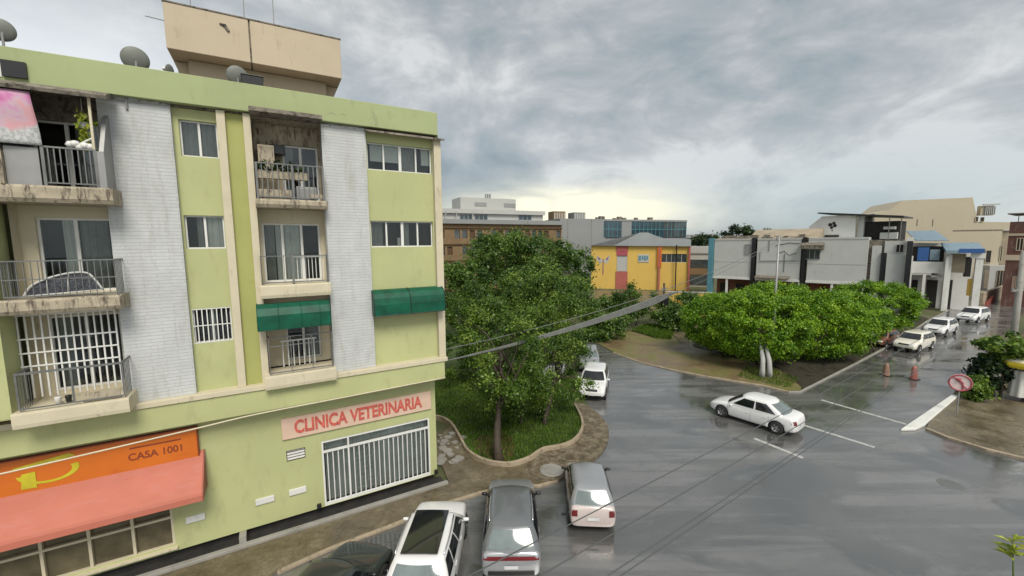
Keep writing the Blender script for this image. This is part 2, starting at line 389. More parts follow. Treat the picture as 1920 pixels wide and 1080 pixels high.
M['paintline'] = plain('road_paint', (.42, .42, .40), .45, var=.2, sc=5, dirt=.8, dirtc=(.1, .1, .1), dsc=(5, 5, 5), dlo=.5, bmp=0)
M['asphalt'] = asphalt_mat()
M['paving'] = soil_mat('wet_paving', (.085, .066, .038), (.15, .122, .075), (.205, .175, .115), .42, .8, .25)
M['mud'] = soil_mat('wet_mud', (.12, .085, .045), (.21, .155, .085), (.27, .21, .13), .5, .35, .3, green=(.11, .115, .02))
M['gravel'] = soil_mat('muddy_gravel', (.07, .05, .028), (.15, .12, .075), (.26, .225, .16), .75, 2.4, 1.)
M['earth'] = soil_mat('brown_earth', (.045, .026, .012), (.08, .045, .018), (.12, .07, .03), .8, 1.5, .8)
M['hedgeshade'] = soil_mat('hedge_shade_soil', (.018, .014, .008), (.032, .026, .013), (.05, .04, .018), .9, 1.5, .8)  # soil darkened to carry the shade under the clipped trees
M['lawn'] = soil_mat('lawn_soil', (.030, .045, .009), (.05, .085, .013), (.075, .12, .018), .9, .9, .8)
M['field'] = soil_mat('field_soil', (.05, .06, .02), (.10, .095, .045), (.16, .14, .09), .9, .15, .5, green=(.05, .08, .015))
M['grass'] = leafmat('grass_blades', (.035, .075, .006), (.07, .14, .010), (.14, .23, .02), .3)
M['yellow'] = plain('yellow_wall', (.60, .40, .09), .7, var=.05, sc=.4, dirt=.3, dirtc=(.5, .27, .06))
M['redp'] = plain('faded_red_wall', (.36, .10, .08), .7, var=.08)
M['bricko'] = plain('dim_ochre_wall', (.16, .065, .035), .8, var=.3, sc=.5)
M['teal'] = plain('teal_column_paint', (.075, .22, .27), .6)
M['blue'] = plain('blue_tarpaulin', (.02, .085, .26), .5, var=.1, bmp=0)
M['bluel'] = plain('pale_blue_roofing', (.17, .24, .29), .5, var=.15)
M['bluegl'] = plain('blue_curtain_glass', (.022, .05, .066), .1, var=.6, sc=.35, bmp=0, spec=.9)
M['brown'] = plain('brown_facade', (.085, .045, .022), .8, var=.12, sc=.3)
M['brownl'] = plain('tan_facade', (.185, .12, .06), .8, var=.2, sc=.3)
M['dimw'] = plain('distant_white_wall', (.40, .40, .38), .8, var=.05, sc=.2)
M['dgrey'] = plain('distant_grey_wall', (.235, .24, .24), .8, var=.06, sc=.2, bmp=0)
M['tan'] = plain('tan_big_wall', (.46, .405, .30), .8, var=.05, sc=.15, dirt=.3, dirtc=(.32, .28, .2), dsc=(.4, .4, .12))
M['roofg'] = plain('grey_roof_sheet', (.29, .31, .315), .5, var=.08, sc=.5)
M['rooft'] = plain('weathered_roof', (.30, .25, .18), .85, var=.25, sc=.6)
M['brickr'] = brickmat('red_brick', (.15, .065, .05), (.12, .05, .042), (.2, .15, .12), .5, .2, .85, .3, .3)
M['stone'] = plain('stone_retaining_wall', (.34, .28, .2), .85, var=.3, sc=3, dirt=.8, dirtc=(.13, .1, .07), dsc=(1.5, 1.5, 1.5), bmp=.6, bsc=5)
M['tyre'] = plain('tyre_rubber', (.02, .02, .02), .8, bmp=0)
M['rim'] = plain('alloy_rim', (.45, .45, .46), .3, metal=.8, bmp=0)
M['carglass'] = plain('car_glass', (.008, .010, .012), .05, var=.3, bmp=0, spec=.8)
M['carglassl'] = plain('pale_car_glass', (.14, .17, .17), .08, var=.2, bmp=0, spec=.8)
M['chrome'] = plain('bright_trim', (.6, .6, .6), .2, metal=.9, bmp=0)
M['tail'] = plain('red_lens', (.13, .006, .008), .15, bmp=0, coat=.6)
M['lamp'] = plain('clear_lens', (.6, .6, .58), .12, bmp=0, coat=.6)
M['plate'] = plain('plate_face', (.6, .6, .6), .4, bmp=0)
def carpaint(name, c, var=.02, metal=.0, dirt=.0, rough=.3): return plain(name, c, rough, metal=metal, var=var, bmp=0, coat=.8, dirt=dirt, dirtc=(.15, .12, .1), dsc=(3, 3, 3))
M['pw'] = carpaint('white_car_paint', (.70, .70, .69))
M['ps'] = carpaint('silver_car_paint', (.36, .37, .38), metal=.5)
M['pd'] = carpaint('dark_car_paint', (.035, .045, .042), metal=.3)
M['pgr'] = carpaint('grey_car_paint', (.17, .18, .185), metal=.4)
M['pk'] = carpaint('old_pinkish_white_paint', (.50, .43, .40), dirt=.4, rough=.4)
M['pcream'] = carpaint('cream_white_paint', (.68, .65, .56), dirt=.3)
M['pred'] = carpaint('rusty_red_paint', (.16, .055, .035), dirt=.4)
M['cone'] = plain('cone_plastic', (.40, .14, .11), .5, var=.08, bmp=0)
M['cable'] = plain('cable_sheath', (.13, .135, .125), .6, var=.2, bmp=0)
M['cabled'] = plain('dark_cable_sheath', (.075, .08, .08), .55, bmp=0)
M['signw'] = plain('faded_sign_face', (.62, .50, .49), .5, var=.1, bmp=0, dirt=.3, dirtc=(.4, .3, .3))
M['signr'] = plain('faded_red_ring', (.35, .07, .09), .5, var=.15, bmp=0)
M['paracl'] = plain('clear_plastic_film', (.5, .52, .5), .3, bmp=0)
M['paray'] = plain('yellow_cloth', (.66, .52, .03), .7, var=.1, bmp=0)
M['paraw'] = plain('ivory_cloth', (.72, .68, .50), .7, var=.05, bmp=0)
M['dish'] = plain('dish_grey', (.16, .17, .15), .6, var=.15, dirt=.4, bmp=0)
M['cardb'] = plain('purple_figure', (.15, .05, .16), .6, bmp=0)
def banner_mat():
    m, nt, bs = newmat('printed_banner'); sp = NN(nt, 'ShaderNodeSeparateXYZ'); nt.links.new(texco(nt), sp.inputs[0])
    n = nz(nt, texco(nt), 1.6, 5, .6, .6); fn = nz(nt, texco(nt), 14, 5, .7)
    c = rmp(nt, n, [(.38, (.42, .08, .26)), (.47, (.55, .22, .40)), (.55, (.50, .36, .42)), (.62, (.58, .30, .33))])
    s = NN(nt, 'ShaderNodeMath', operation='MULTIPLY_ADD'); nt.links.new(sp.outputs[0], s.inputs[0]); s.inputs[1].default_value = -.42; nt.links.new(sp.outputs[2], s.inputs[2])
    s2 = NN(nt, 'ShaderNodeMath', operation='MULTIPLY_ADD'); nt.links.new(n, s2.inputs[0]); s2.inputs[1].default_value = .9; nt.links.new(s.outputs[0], s2.inputs[2])
    mp = NN(nt, 'ShaderNodeMapRange'); nt.links.new(s2.outputs[0], mp.inputs[0]); mp.inputs[1].default_value = 17.85; mp.inputs[2].default_value = 17.75; mp.inputs[3].default_value = 0; mp.inputs[4].default_value = 1
    g = rmp(nt, fn, [(.35, (.25, .26, .26)), (.6, (.50, .50, .50))])
    nt.links.new(mixc(nt, mp.outputs[0], c, g), bs.inputs['Base Color']); bs.inputs['Roughness'].default_value = .6; return m
M['banner'] = banner_mat()

# ------------------------------------------------------------------ ground
def slab(name, pts, z, th, mat, kind='structure', top_only=False):
    me = bpy.data.meshes.new(name); bm = bmesh.new()
    vs = [bm.verts.new((p[0], p[1], z)) for p in pts]; f = bm.faces.new(vs)
    if f.normal.z < 0: f.normal_flip()
    bm.normal_update()
    if f.normal.z < 0: f.normal_flip()
    if not top_only:
        vb = [bm.verts.new((p[0], p[1], z-th)) for p in pts]; n = len(vs)
        for i in range(n): bm.faces.new((vs[i], vs[(i+1) % n], vb[(i+1) % n], vb[i]))
        bmesh.ops.recalc_face_normals(bm, faces=[q for q in bm.faces if q != f])
    bmesh.ops.triangulate(bm, faces=[f], ngon_method='EAR_CLIP')
    bm.to_mesh(me); bm.free(); me.materials.append(mat)
    o = bpy.data.objects.new(name, me); COL.objects.link(o)
    if kind: o['kind'] = kind
    return o
def smooth_line(pts, n=6, closed=False):
    P = [Vector(p) for p in pts]; out = []; k = len(P)
    rng = range(k if closed else k-1)
    for i in rng:
        a, b, c, d = (P[(i-1) % k], P[i], P[(i+1) % k], P[(i+2) % k]) if closed else (P[max(i-1, 0)], P[i], P[i+1], P[min(i+2, k-1)])
        for j in range(n):
            t = j/n
            out.append(.5*((2*b)+(c-a)*t+(2*a-5*b+4*c-d)*t*t+(3*b-a-3*c+d)*t**3))
    if not closed: out.append(P[-1])
    return out
def ribbon(name, pts, w, z0, z1, mat, parent=None):     # kerb stone line of width w
    mb = MB(); P = [Vector((p[0], p[1], 0)) for p in pts]; k = len(P); sec = []
    for i, p in enumerate(P):
        d = P[min(i+1, k-1)]-P[max(i-1, 0)]; d.normalize(); nn = Vector((-d.y, d.x, 0))*w/2
        j = (random.random()-.5)*.012
        a, b = p-nn, p+nn
        sec.append([(a.x, a.y, z0), (a.x, a.y, z1-.02+j), (a.x+nn.x*.2, a.y+nn.y*.2, z1+j), (b.x-nn.x*.2, b.y-nn.y*.2, z1+j), (b.x, b.y, z1-.02+j), (b.x, b.y, z0)])
    b0 = 0
    for s in sec: mb.v += s
    for i in range(k-1):
        for j in range(5):
            a = i*6+j; mb.f.append((a, a+1, a+7, a+6)); mb.m.append(0)
    mb.f.append((0, 1, 2, 3, 4, 5)); mb.m.append(0); e = (k-1)*6; mb.f.append((e+5, e+4, e+3, e+2, e+1, e)); mb.m.append(0)
    return mb.build(name, mat, parent)
GP = lambda L: [G(x, y).xy for x, y in L]

slab('ground', [(-1500, -300), (1500, -300), (1500, 2500), (-1500, 2500)], 0, 0, M['field'], top_only=True)
far_l = [(1115, 642), (1150, 662), (1200, 680), (1260, 694), (1320, 706), (1380, 716), (1430, 724), (1478, 736), (1500, 735), (1545, 712), (1600, 684), (1660, 652), (1700, 628), (1738, 602), (1790, 575), (1850, 540), (1905, 513)]
near_r = [(1990, 513), (1950, 560), (1905, 600), (1870, 640), (1835, 680), (1800, 720), (1780, 748), (1740, 792), (1735, 806), (1775, 822), (1850, 845), (1920, 862)]
road = GP(far_l)+GP(near_r)+[Vector((60, 8)), Vector((60, -40)), Vector((-40, -40)), Vector((-40, 2)), Vector((-9, 9.0))]+GP([(560, 1020), (700, 985), (860, 930), (960, 905), (1040, 905), (1100, 870), (1130, 840), (1130, 800), (1090, 740), (1085, 700), (1080, 665), (1085, 645)])
slab('road', road, .004, 0, M['asphalt'], top_only=True)

# building local frame
P0 = G(826, 912); BAZ = R(30); BX = Vector((math.cos(BAZ), math.sin(BAZ), 0)); BY = Vector((-math.sin(BAZ), math.cos(BAZ), 0))
def BL(x, y, z=0): return P0+BX*x+BY*y+Vector((0, 0, z))
pav = [BL(-20, -.1).xy, BL(.35, -.1).xy, BL(.6, 1.5).xy, BL(.6, 3.2).xy]+GP([(845, 800), (862, 826), (876, 851), (905, 870), (950, 878), (990, 868), (1012, 880), (1045, 902), (1010, 912), (960, 912), (900, 925), (820, 950), (740, 985), (620, 1030), (520, 1075)])+[BL(-12, -3.2).xy, BL(-20, -3.6).xy]
slab('pavement', pav, .09, .09, M['paving'])
ribbon('kerb', [G(x, y).xy for x, y in [(1045, 903), (1010, 913), (960, 913), (900, 926), (820, 951), (740, 986), (620, 1031), (520, 1076)]], .12, 0, .1, M['kerb'])['kind'] = 'structure'
bpy.data.objects['kerb']['kind'] = 'structure'
isl = smooth_line([(p[0], p[1], 0) for p in GP([(800, 790), (822, 788), (845, 800), (862, 826), (876, 851), (905, 870), (950, 878), (990, 868), (1018, 850), (1050, 844), (1076, 833), (1091, 812), (1090, 790), (1078, 765)])], 6)
lawn_back = [G(1070, 735), G(1068, 700), G(1075, 665), G(1082, 645), G(1060, 600), G(1000, 600)]+[BL(4, 26), BL(.7, 12), BL(.7, 4)]
lawn = [p.xy for p in isl]+[p.xy for p in lawn_back]
slab('lawn', lawn, .14, .14, M['lawn'])
kb = ribbon('island_kerb', [p.xy for p in isl], .13, 0, .30, M['kerb']); kb['kind'] = 'structure'
grv = smooth_line([(p[0], p[1], 0) for p in GP([(1076, 758), (1102, 764), (1128, 785), (1141, 808), (1136, 838), (1112, 866), (1080, 884), (1045, 904), (1008, 905), (985, 890), (992, 868), (1030, 848), (1072, 836), (1092, 812), (1088, 785)])], 4, True)
slab('gravel_verge', [p.xy for p in grv], .105, .105, M['gravel'])
slab('bare_earth', [p.xy for p in smooth_line([(p[0], p[1], 0) for p in GP([(885, 838), (905, 822), (950, 818), (965, 840), (955, 868), (915, 862)])], 4, True)], .146, 0, M['earth'], top_only=True)
mud = GP([(1118, 630), (1180, 622), (1250, 634), (1300, 650), (1380, 672), (1450, 690), (1500, 706), (1510, 716), (1500, 733), (1478, 735), (1430, 723), (1380, 715), (1320, 705), (1260, 693), (1200, 679), (1150, 661), (1117, 643)])
slab('muddy_verge', mud, .07, .07, M['mud'])
ribbon('verge_kerb', [G(x, y).xy for x, y in [(1150, 662), (1200, 680), (1260, 694), (1320, 706), (1380, 716), (1430, 724), (1478, 736)]], .16, 0, .085, M['kerb'])['kind'] = 'structure'
ribbon('street_kerb', [G(x, y).xy for x, y in [(1478, 736), (1500, 736), (1545, 713), (1600, 685), (1660, 653), (1700, 629), (1738, 603), (1790, 576), (1850, 541)]], .12, 0, .10, M['concrete'])['kind'] = 'structure'
slab('hedge_shade_sheet', GP([(1300, 652), (1400, 676), (1455, 689), (1490, 716), (1506, 731), (1545, 709), (1600, 681), (1660, 649), (1700, 626), (1740, 598), (1700, 588), (1500, 600), (1320, 610)]), .09, .09, M['hedgeshade'])  # dark sheet added under the overhanging crowns, shade painted as soil colour
path = GP([(1262, 655), (1275, 640), (1255, 622), (1262, 612), (1310, 608), (1325, 630), (1310, 640), (1290, 655)])
slab('footpath', path, .078, .07, M['paving'])
corner = GP([(1742, 793), (1737, 806), (1775, 822), (1850, 845), (1920, 862), (1990, 880), (2300, 820), (2300, 560), (1990, 560), (1940, 600), (1905, 640), (1860, 680), (1815, 722), (1790, 748)])
slab('corner_pavement', corner, .10, .10, M['paving'])
ribbon('corner_kerb', [G(x, y).xy for x, y in [(1737, 806), (1775, 822), (1850, 845), (1920, 862), (1990, 881)]], .16, 0, .12, M['kerb'])['kind'] = 'structure'
yard = GP([(1640, 590), (1690, 575), (1850, 548), (1905, 520), (1850, 530), (1700, 545), (1300, 545), (1100, 545), (1100, 580), (1300, 590)])
slab('yard', yard, .02, 0, M['paving'], top_only=True)
# white nose of the kerb at the corner
wk = MB(); A = [G(1689, 809), G(1784, 744), G(1797, 746), G(1733, 801), G(1716, 808)]
wk.prism([(p.x, p.y) for p in A], .004, .17, axis='z')
wk.build('white_kerb', M['kerbw'], bevel=.04)['kind'] = 'structure'
def line(p, q, w=.12):
    a, b = G(*p), G(*q); d = (b-a).normalized(); n = Vector((-d.y, d.x, 0))*w/2
    slab('road_marking', [(a+n).xy, (b+n).xy, (b-n).xy, (a-n).xy], .008, 0, M['paintline'], top_only=True)
line((1540, 750), (1700, 796), .22); line((1506, 797), (1640, 839), .22); line((1414, 822), (1506, 859), .22)
# manhole cover and rubble by the island
mh = MB(); c = G(1034, 882, .1)
mh.lathe([(0, .05), (.48, .05), (.52, .02), (.52, -.02)], 28, c=tuple(c))
tag(mh.build('manhole_cover', M['concrete']), 'round pale concrete manhole cover in the gravel verge', 'manhole cover')
c = G(1783, 908, .012); mh = MB(); mh.lathe([(0, .004), (.36, .004), (.40, .0), (.42, -.006)], 28, c=tuple(c)); tag(mh.build('manhole_cover', M['railm']), 'dark iron manhole cover in the open road at lower right', 'manhole cover')
wp = [G(x, y) for x, y in ((1050, 880), (1085, 900), (1060, 915), (1035, 908))]
rb = MB()
for i in range(26):
    p = G(random.uniform(822, 868), random.uniform(812, 872), .1); s = random.uniform(.08, .3)
    pts = [(p.x+math.cos(a)*s*random.uniform(.6, 1), p.y+math.sin(a)*s*random.uniform(.6, 1)) for a in [k*math.pi/3 for k in range(6)]]
    rb.prism(pts, .08, .1+random.uniform(.01, .07), axis='z')
tag(rb.build('broken_paving', M['concrete']), 'patch of broken pale paving chips against the curved kerb', 'rubble', kind='stuff')

# ------------------------------------------------------------------ foliage
def leafmesh(name, clumps, n, size, mat, parent, seed, droop=.0, outw=.9, aspect=.55):
    rg = np.random.default_rng(seed); C = np.array(clumps, float)
    w = C[:, 3]*C[:, 4]; w = w/w.sum(); idx = rg.choice(len(C), n, p=w); c = C[idx]
    d = rg.normal(size=(n, 3)); d /= np.linalg.norm(d, axis=1)[:, None]
    rr = np.minimum(np.abs(rg.normal(0, .62, n))+.12*rg.uniform(0, 1, n), 1.5)
    p = c[:, :3]+d*c[:, 3:6]*rr[:, None]
    nor = d*outw+rg.normal(size=(n, 3))*.65+np.array([0, 0, .35]); nor /= np.linalg.norm(nor, axis=1)[:, None]
    a = np.cross(nor, rg.normal(size=(n, 3))); a /= np.linalg.norm(a, axis=1)[:, None]; a[:, 2] -= droop; b = np.cross(nor, a)
    s = size*rg.uniform(.6, 1.4, n)[:, None]
    V = np.empty((n, 4, 3)); V[:, 0] = p-a*s; V[:, 1] = p+b*s*aspect; V[:, 2] = p+a*s; V[:, 3] = p-b*s*aspect
    me = bpy.data.meshes.new(name); me.vertices.add(n*4); me.vertices.foreach_set('co', V.reshape(-1))
    me.loops.add(n*4); me.loops.foreach_set('vertex_index', np.arange(n*4)); me.polygons.add(n)
    me.polygons.foreach_set('loop_start', np.arange(n)*4); me.update(calc_edges=True)
    at = me.attributes.new('lv', 'FLOAT', 'POINT')
    cl = rg.uniform(0, 1, len(C))[idx]
    at.data.foreach_set('value', np.repeat(np.clip(.55*cl+.45*rg.uniform(0, 1, n), 0, 1), 4).astype(np.float32))
    me.materials.append(mat); o = bpy.data.objects.new(name, me); COL.objects.link(o); o.parent = parent
    return o
def crown_clumps(c, r, k, cr, seed, hollow=.55, flat=None):
    rg = random.Random(seed); out = []
    while len(out) < k:
        d = Vector((rg.gauss(0, 1), rg.gauss(0, 1), rg.gauss(0, 1))); d.normalize()
        t = rg.uniform(hollow, 1)
        p = Vector((c[0]+d.x*r[0]*t, c[1]+d.y*r[1]*t, c[2]+d.z*r[2]*t))
        if flat is not None and p.z > flat: p.z = flat-rg.uniform(0, .4)
        if p.z < .25: continue
        s = cr*rg.uniform(.6, 1.35); out.append((p.x, p.y, p.z, s, s, s*.75))
    return out
def branchy(mb, base, top, r0, clumps, nb, seed, lean=(0, 0)):
    rg = random.Random(seed); base = Vector(base); top = Vector(top); pts = []
    for i in range(7):
        t = i/6; p = base.lerp(top, t); p.x += math.sin(t*3+seed)*.12+lean[0]*math.sin(t*math.pi); p.y += math.cos(t*2.4+seed)*.1; pts.append(p)
    pts[0] = base
    mb.tube(pts, [r0*1.35]+[r0*(1-.55*i/6) for i in range(1, 7)], 10)
    for q in rg.sample(clumps, min(nb, len(clumps))):
        t = rg.uniform(.45, 1); i = min(5, int(t*6)); s = pts[i].lerp(pts[i+1], t*6-i); e = Vector(q[:3])
        m = s.lerp(e, .5)+Vector((rg.uniform(-.2, .2), rg.uniform(-.2, .2), rg.uniform(0, .35)))
        rr = r0*(1-.55*t)*.55; mb.tube([s, s.lerp(m, .5), m, m.lerp(e, .55), e], [rr, rr*.85, rr*.6, rr*.4, rr*.15], 6)
def tree(name, label, base, cc, r, k, cr, n, ls, mat, seed, group=None, trunk=.16, nb=10, cat='tree', bark=None, hollow=.5, trunks=1, flat=None, droop=0., ttop=None):
    bx, by = base; root = empty(name, (bx, by, 0), 0, label, cat, group)
    cl = crown_clumps((cc[0]-bx, cc[1]-by, cc[2]), r, k, cr, seed, hollow, flat)
    leafmesh('crown', cl, n, ls, mat, root, seed, droop)
    for q in range(trunks):
        mb = MB(); o = (q-(trunks-1)/2)*.55
        branchy(mb, (o, 0, 0), (cc[0]-bx+o*1.5, cc[1]-by, ttop or cc[2]), trunk, cl, nb, seed+q)
        mb.build('trunk', bark or M['bark'], root, smooth=True)
    return root
def gxy(px, Y): p = AT(px, 500, Y); return (p.x, p.y)

# island trees
b = G(936, 872); tree('broadleaf_tree', 'tall leafy tree with dark trunk on the kerbed lawn beside the green block', b.xy, (b.x, b.y+1.5, 4.6), (2.9, 2.2, 2.7), 60, .5, 24000, .062, M['leafA'], 11, 'trees on the island', .19, 22, droop=.15, ttop=5.0)
b = G(975, 800); tree('broadleaf_tree', 'young bushy tree with foliage hanging to the grass on the island lawn', b.xy, (b.x, b.y, 2.1), (1.7, 1.5, 1.9), 45, .42, 13000, .06, M['leafA'], 19, 'trees on the island', .08, 10, droop=.3)
b = G(1020, 800); tree('broadleaf_tree', 'spreading low tree over the parked cars at the island edge', b.xy, (b.x+.65, b.y+.7, 3.0), (2.4, 2.0, 2.8), 55, .5, 21000, .062, M['leafA'], 12, 'trees on the island', .14, 18, droop=.2)
b = G(890, 735); tree('broadleaf_tree', 'dark leafy tree on the lawn close behind the green block', b.xy, (b.x-.4, b.y+.8, 4.1), (3.1, 2.6, 3.5), 70, .6, 26000, .08, M['leafA'], 13, 'trees on the island', .2, 14)
b = G(1015, 690); tree('broadleaf_tree', 'bright green tree behind the wires left of the side street', b.xy, (b.x+.4, b.y+1, 4.8), (4.2, 3.4, 3.2), 90, .85, 38000, .085, M['leafA'], 14, 'trees on the island', .2, 14)
b = G(1075, 640); tree('broadleaf_tree', 'rounded tree at the far end of the side street car row', b.xy, (b.x-2.6, b.y+2, 4.2), (3.6, 3.5, 3.0), 80, .8, 26000, .11, M['leafC'], 15, 'trees behind the side street', .2, 10)
for i, (px, Y, zc, rr, rz, lab) in enumerate([(865, 44, 5.0, 3.8, 3.0, 'bushy tree seen just right of the green block corner'), (945, 58, 8.2, 5.6, 4.0, 'dark round topped tree in front of the brown office block'), (1010, 62, 7.6, 5.4, 3.6, 'broad tree left of the plain grey wall'),
        (1058, 55, 6.4, 4.2, 3.8, 'tree in front of the grey wall, left of the yellow building'), (925, 74, 7.6, 4.6, 4.0, 'tall tree furthest back against the brown office block'), (1000, 45, 4.6, 5, 3.6, 'wide tree lower in the clump, above the upper wire')]):
    x, y = gxy(px, Y); tree('broadleaf_tree', lab, (x, y), (x, y, zc), (rr, rr*.8, rz), 60, rr*.23, 15000, .17, M['leafC'], 30+i, 'trees behind the side street', .25, 6)
for i, (px, Y, zc, rr, rz, lab) in enumerate([(1135, 47, 1.9, 3.2, 2.0, 'green shrub below the yellow building, leftmost'), (1195, 49, 2.7, 3.9, 2.3, 'green shrub under the cable, below the round sign of the yellow building'), (1135, 42, 1.2, 2.0, 1.4, 'dark low shrub by the bend of the side street'), (1275, 46, 1.4, 1.9, 1.5, 'shrub at the left foot of the clipped trees'), (1290, 52, 2., 2.6, 1.8, 'shrub in front of the orange wall')]):
    x, y = gxy(px, Y); tree('shrub', lab, (x, y), (x, y, zc), (rr, rr*.7, rz), 40, .7, 12000, .12, M['leafC'], 50+i, 'shrubs along the side street', .08, 5, cat='shrub')
# clipped trees
for i, (px, Y, zc, rx, rz, tw, lab) in enumerate([(1362, 36, 2.9, 3.5, 2.5, .12, 'leftmost clipped round tree of the bright green row'), (1432, 32.7, 3.35, 3.9, 2.6, .16, 'large clipped bright green tree above the whitewashed trunks'), (1540, 34.7, 2.95, 4.1, 2.75, .14, 'clipped tree right of the pole, beside the street kerb'),
        (1640, 43.5, 3.1, 4.4, 2.5, .15, 'domed clipped tree at the far right of the row by the parked cars'), (1592, 38.8, 2.6, 3.4, 2.4, .12, 'clipped tree between the two domes of the row'), (1460, 39, 3.4, 4.4, 2.5, .13, 'clipped tree behind the pole at the back of the row')]):
    x, y = gxy(px, Y); tr_ = tree('clipped_tree', lab, (x, y), (x, y, zc), (rx, rx*.85, rz), 330, .42, 74000, .082, M['leafB'], 70+i, 'clipped trees along the main street', tw, 12, hollow=.84, trunks=1)
# the whitewashed twin trunk at the verge
b = G(1437, 708); r = empty('tree_stump', (b.x, b.y, 0), 0, 'pair of whitewashed trunks at the tip of the muddy verge', 'tree trunks')
for s in (-.34, .22):
    mb = MB(); mb.tube([(s, 0, 0), (s*.95, .02, .6), (s*.8+.04, .15, 1.3), (s*.6, .7, 2.6)], [.22, .18, .16, .1], 12); mb.build('trunk', M['barkw'], r, smooth=True)
# right corner shrubs
for i, (px, py, zc, rr, rz, n, ls, mt, lab) in enumerate([(1872, 748, 3.3, 1.35, .95, 5200, .13, 'leafA', 'small tree with light green top beside the grey pole'), (1862, 746, 1.75, 1.15, 1.15, 6000, .13, 'leafD', 'dark green shrub between the road sign and the yellow parasol'), (1830, 752, .85, .75, .75, 3500, .10, 'leafA', 'low bush right behind the round road sign')]):
    b = G(px, py); tree('corner_shrub', lab, b.xy, (b.x, b.y, zc), (rr, rr*.8, rz), 34, .3, n, ls, M[mt], 90+i, 'plants on the corner pavement', .07, 7, cat='shrub')
# dark trees on the skyline behind the grey row
for i, (px, Y, zc, rr, rz, lab) in enumerate([(1382, 120, 12.2, 4.2, 2.0, 'dark round tree crown above the grey shops roofline'), (1440, 130, 11.7, 3.6, 1.6, 'smaller dark tree on the skyline above the shops'), (1322, 140, 10.2, 6, 1.8, 'distant tree at the gap right of the yellow building')]):
    x, y = gxy(px, Y); tree('skyline_tree', lab, (x, y), (x, y, zc), (rr, rr*.7, rz), 30, rr*.25, 5000, .28, M['leafD'], 110+i, 'trees on the skyline', .25, 4)
# pinkish flowering shrub by the rusty car
b = G(1650, 664); r = empty('flowering_shrub', (b.x, b.y+.6, 0), 0, 'pale pinkish flowering branches leaning over the rusty red car', 'shrub')
cl = [(-2.2+i*.42, .15*i, 1.35+i*.085+random.uniform(-.1, .1), .42, .42, .26) for i in range(10)]
leafmesh('blossom', cl, 3200, .09, M['blossom'], r, 5); leafmesh('crown', [(c[0], c[1], c[2]-.3, .5, .5, .4) for c in cl], 2600, .08, M['leafD'], r, 6)
mb = MB(); branchy(mb, (0, 0, 0), (-.2, .2, 1.2), .07, cl, 8, 3); mb.build('trunk', M['bark'], r)
# sapling whose tip reaches into the lower right corner
p = AT(1895, 1018, 6.2); r = empty('sapling', (p.x+.25, p.y, 0), 0, 'yellow green leafy sprig at the lower right corner of the view', 'sapling')
mb = MB(); mb.tube([(0, 0, 0), (.03, 0, p.z*.4), (-.08, 0, p.z*.8), (-.22, 0, p.z+.05)], [.035, .028, .016, .005], 8); mb.build('stem', M['leafY'], r, smooth=True)
mb = MB(); rg = random.Random(4)
for i in range(34):
    zz = p.z-.28+.34*rg.random(); a = rg.uniform(0, 6.28); l = rg.uniform(.10, .26); up = rg.uniform(-.1, .9)
    s = Vector((-.2, 0, zz)); d = Vector((math.cos(a), math.sin(a), up)).normalized(); w = d.cross(Vector((0, 0, 1))).normalized()*l*.16
    m = s+d*l*.5+Vector((0, 0, .02)); e = s+d*l-Vector((0, 0, .03)); mb.face([s, m-w, e, m+w])
lf = mb.build('leaves', M['leafY'], r); at = lf.data.attributes.new('lv', 'FLOAT', 'POINT'); at.data.foreach_set('value', [rg.random() for _ in lf.data.vertices])

# grass
def inside(p, poly):
    x, y = p; c = False; n = len(poly)
    for i in range(n):
        x1, y1 = poly[i]; x2, y2 = poly[i-1]
        if (y1 > y) != (y2 > y) and x < (x2-x1)*(y-y1)/(y2-y1)+x1: c = not c
    return c
def grass(name, label, poly, z, n, h, seed):
    rg = random.Random(seed); xs = [p[0] for p in poly]; ys = [p[1] for p in poly]; mb = MB(); lv = []
    k = 0
    while k < n:
        q = (rg.uniform(min(xs), max(xs)), rg.uniform(min(ys), max(ys)))
        if not inside(q, poly): continue
        k += 1; a = rg.uniform(0, 6.28); hh = h*rg.uniform(.4, 1.3); w = .012+.01*h*8
        dx, dy = math.cos(a)*w, math.sin(a)*w; lx, ly = rg.uniform(-.5, .5)*hh, rg.uniform(-.5, .5)*hh
        mb.face([(q[0]-dx, q[1]-dy, z), (q[0]+dx, q[1]+dy, z), (q[0]+lx, q[1]+ly, z+hh)]); lv += [rg.random()]*3
    o = mb.build(name, M['grass']); at = o.data.attributes.new('lv', 'FLOAT', 'POINT'); at.data.foreach_set('value', lv)
    return tag(o, label, 'grass', kind='stuff')
front_lawn = [p.xy for p in isl]+[G(1068, 700).xy, G(820, 700).xy]
fl = [p for p in front_lawn]
grass('grass', 'bright green grass on the kerbed island lawn', fl, .14, 26000, .13, 1)
patch = GP([(1185, 622), (1210, 612), (1245, 614), (1262, 628), (1258, 638), (1230, 636)])
slab('grass_bank', patch, .16, .16, M['lawn']); grass('grass', 'small bright patch of grass beside the footpath across the road', patch, .16, 5000, .3, 2)
vg = GP([(1400, 690), (1450, 694), (1500, 712), (1480, 730), (1430, 719), (1380, 708)])
grass('grass', 'thin weedy grass at the tip of the muddy verge', vg, .07, 2500, .12, 3)

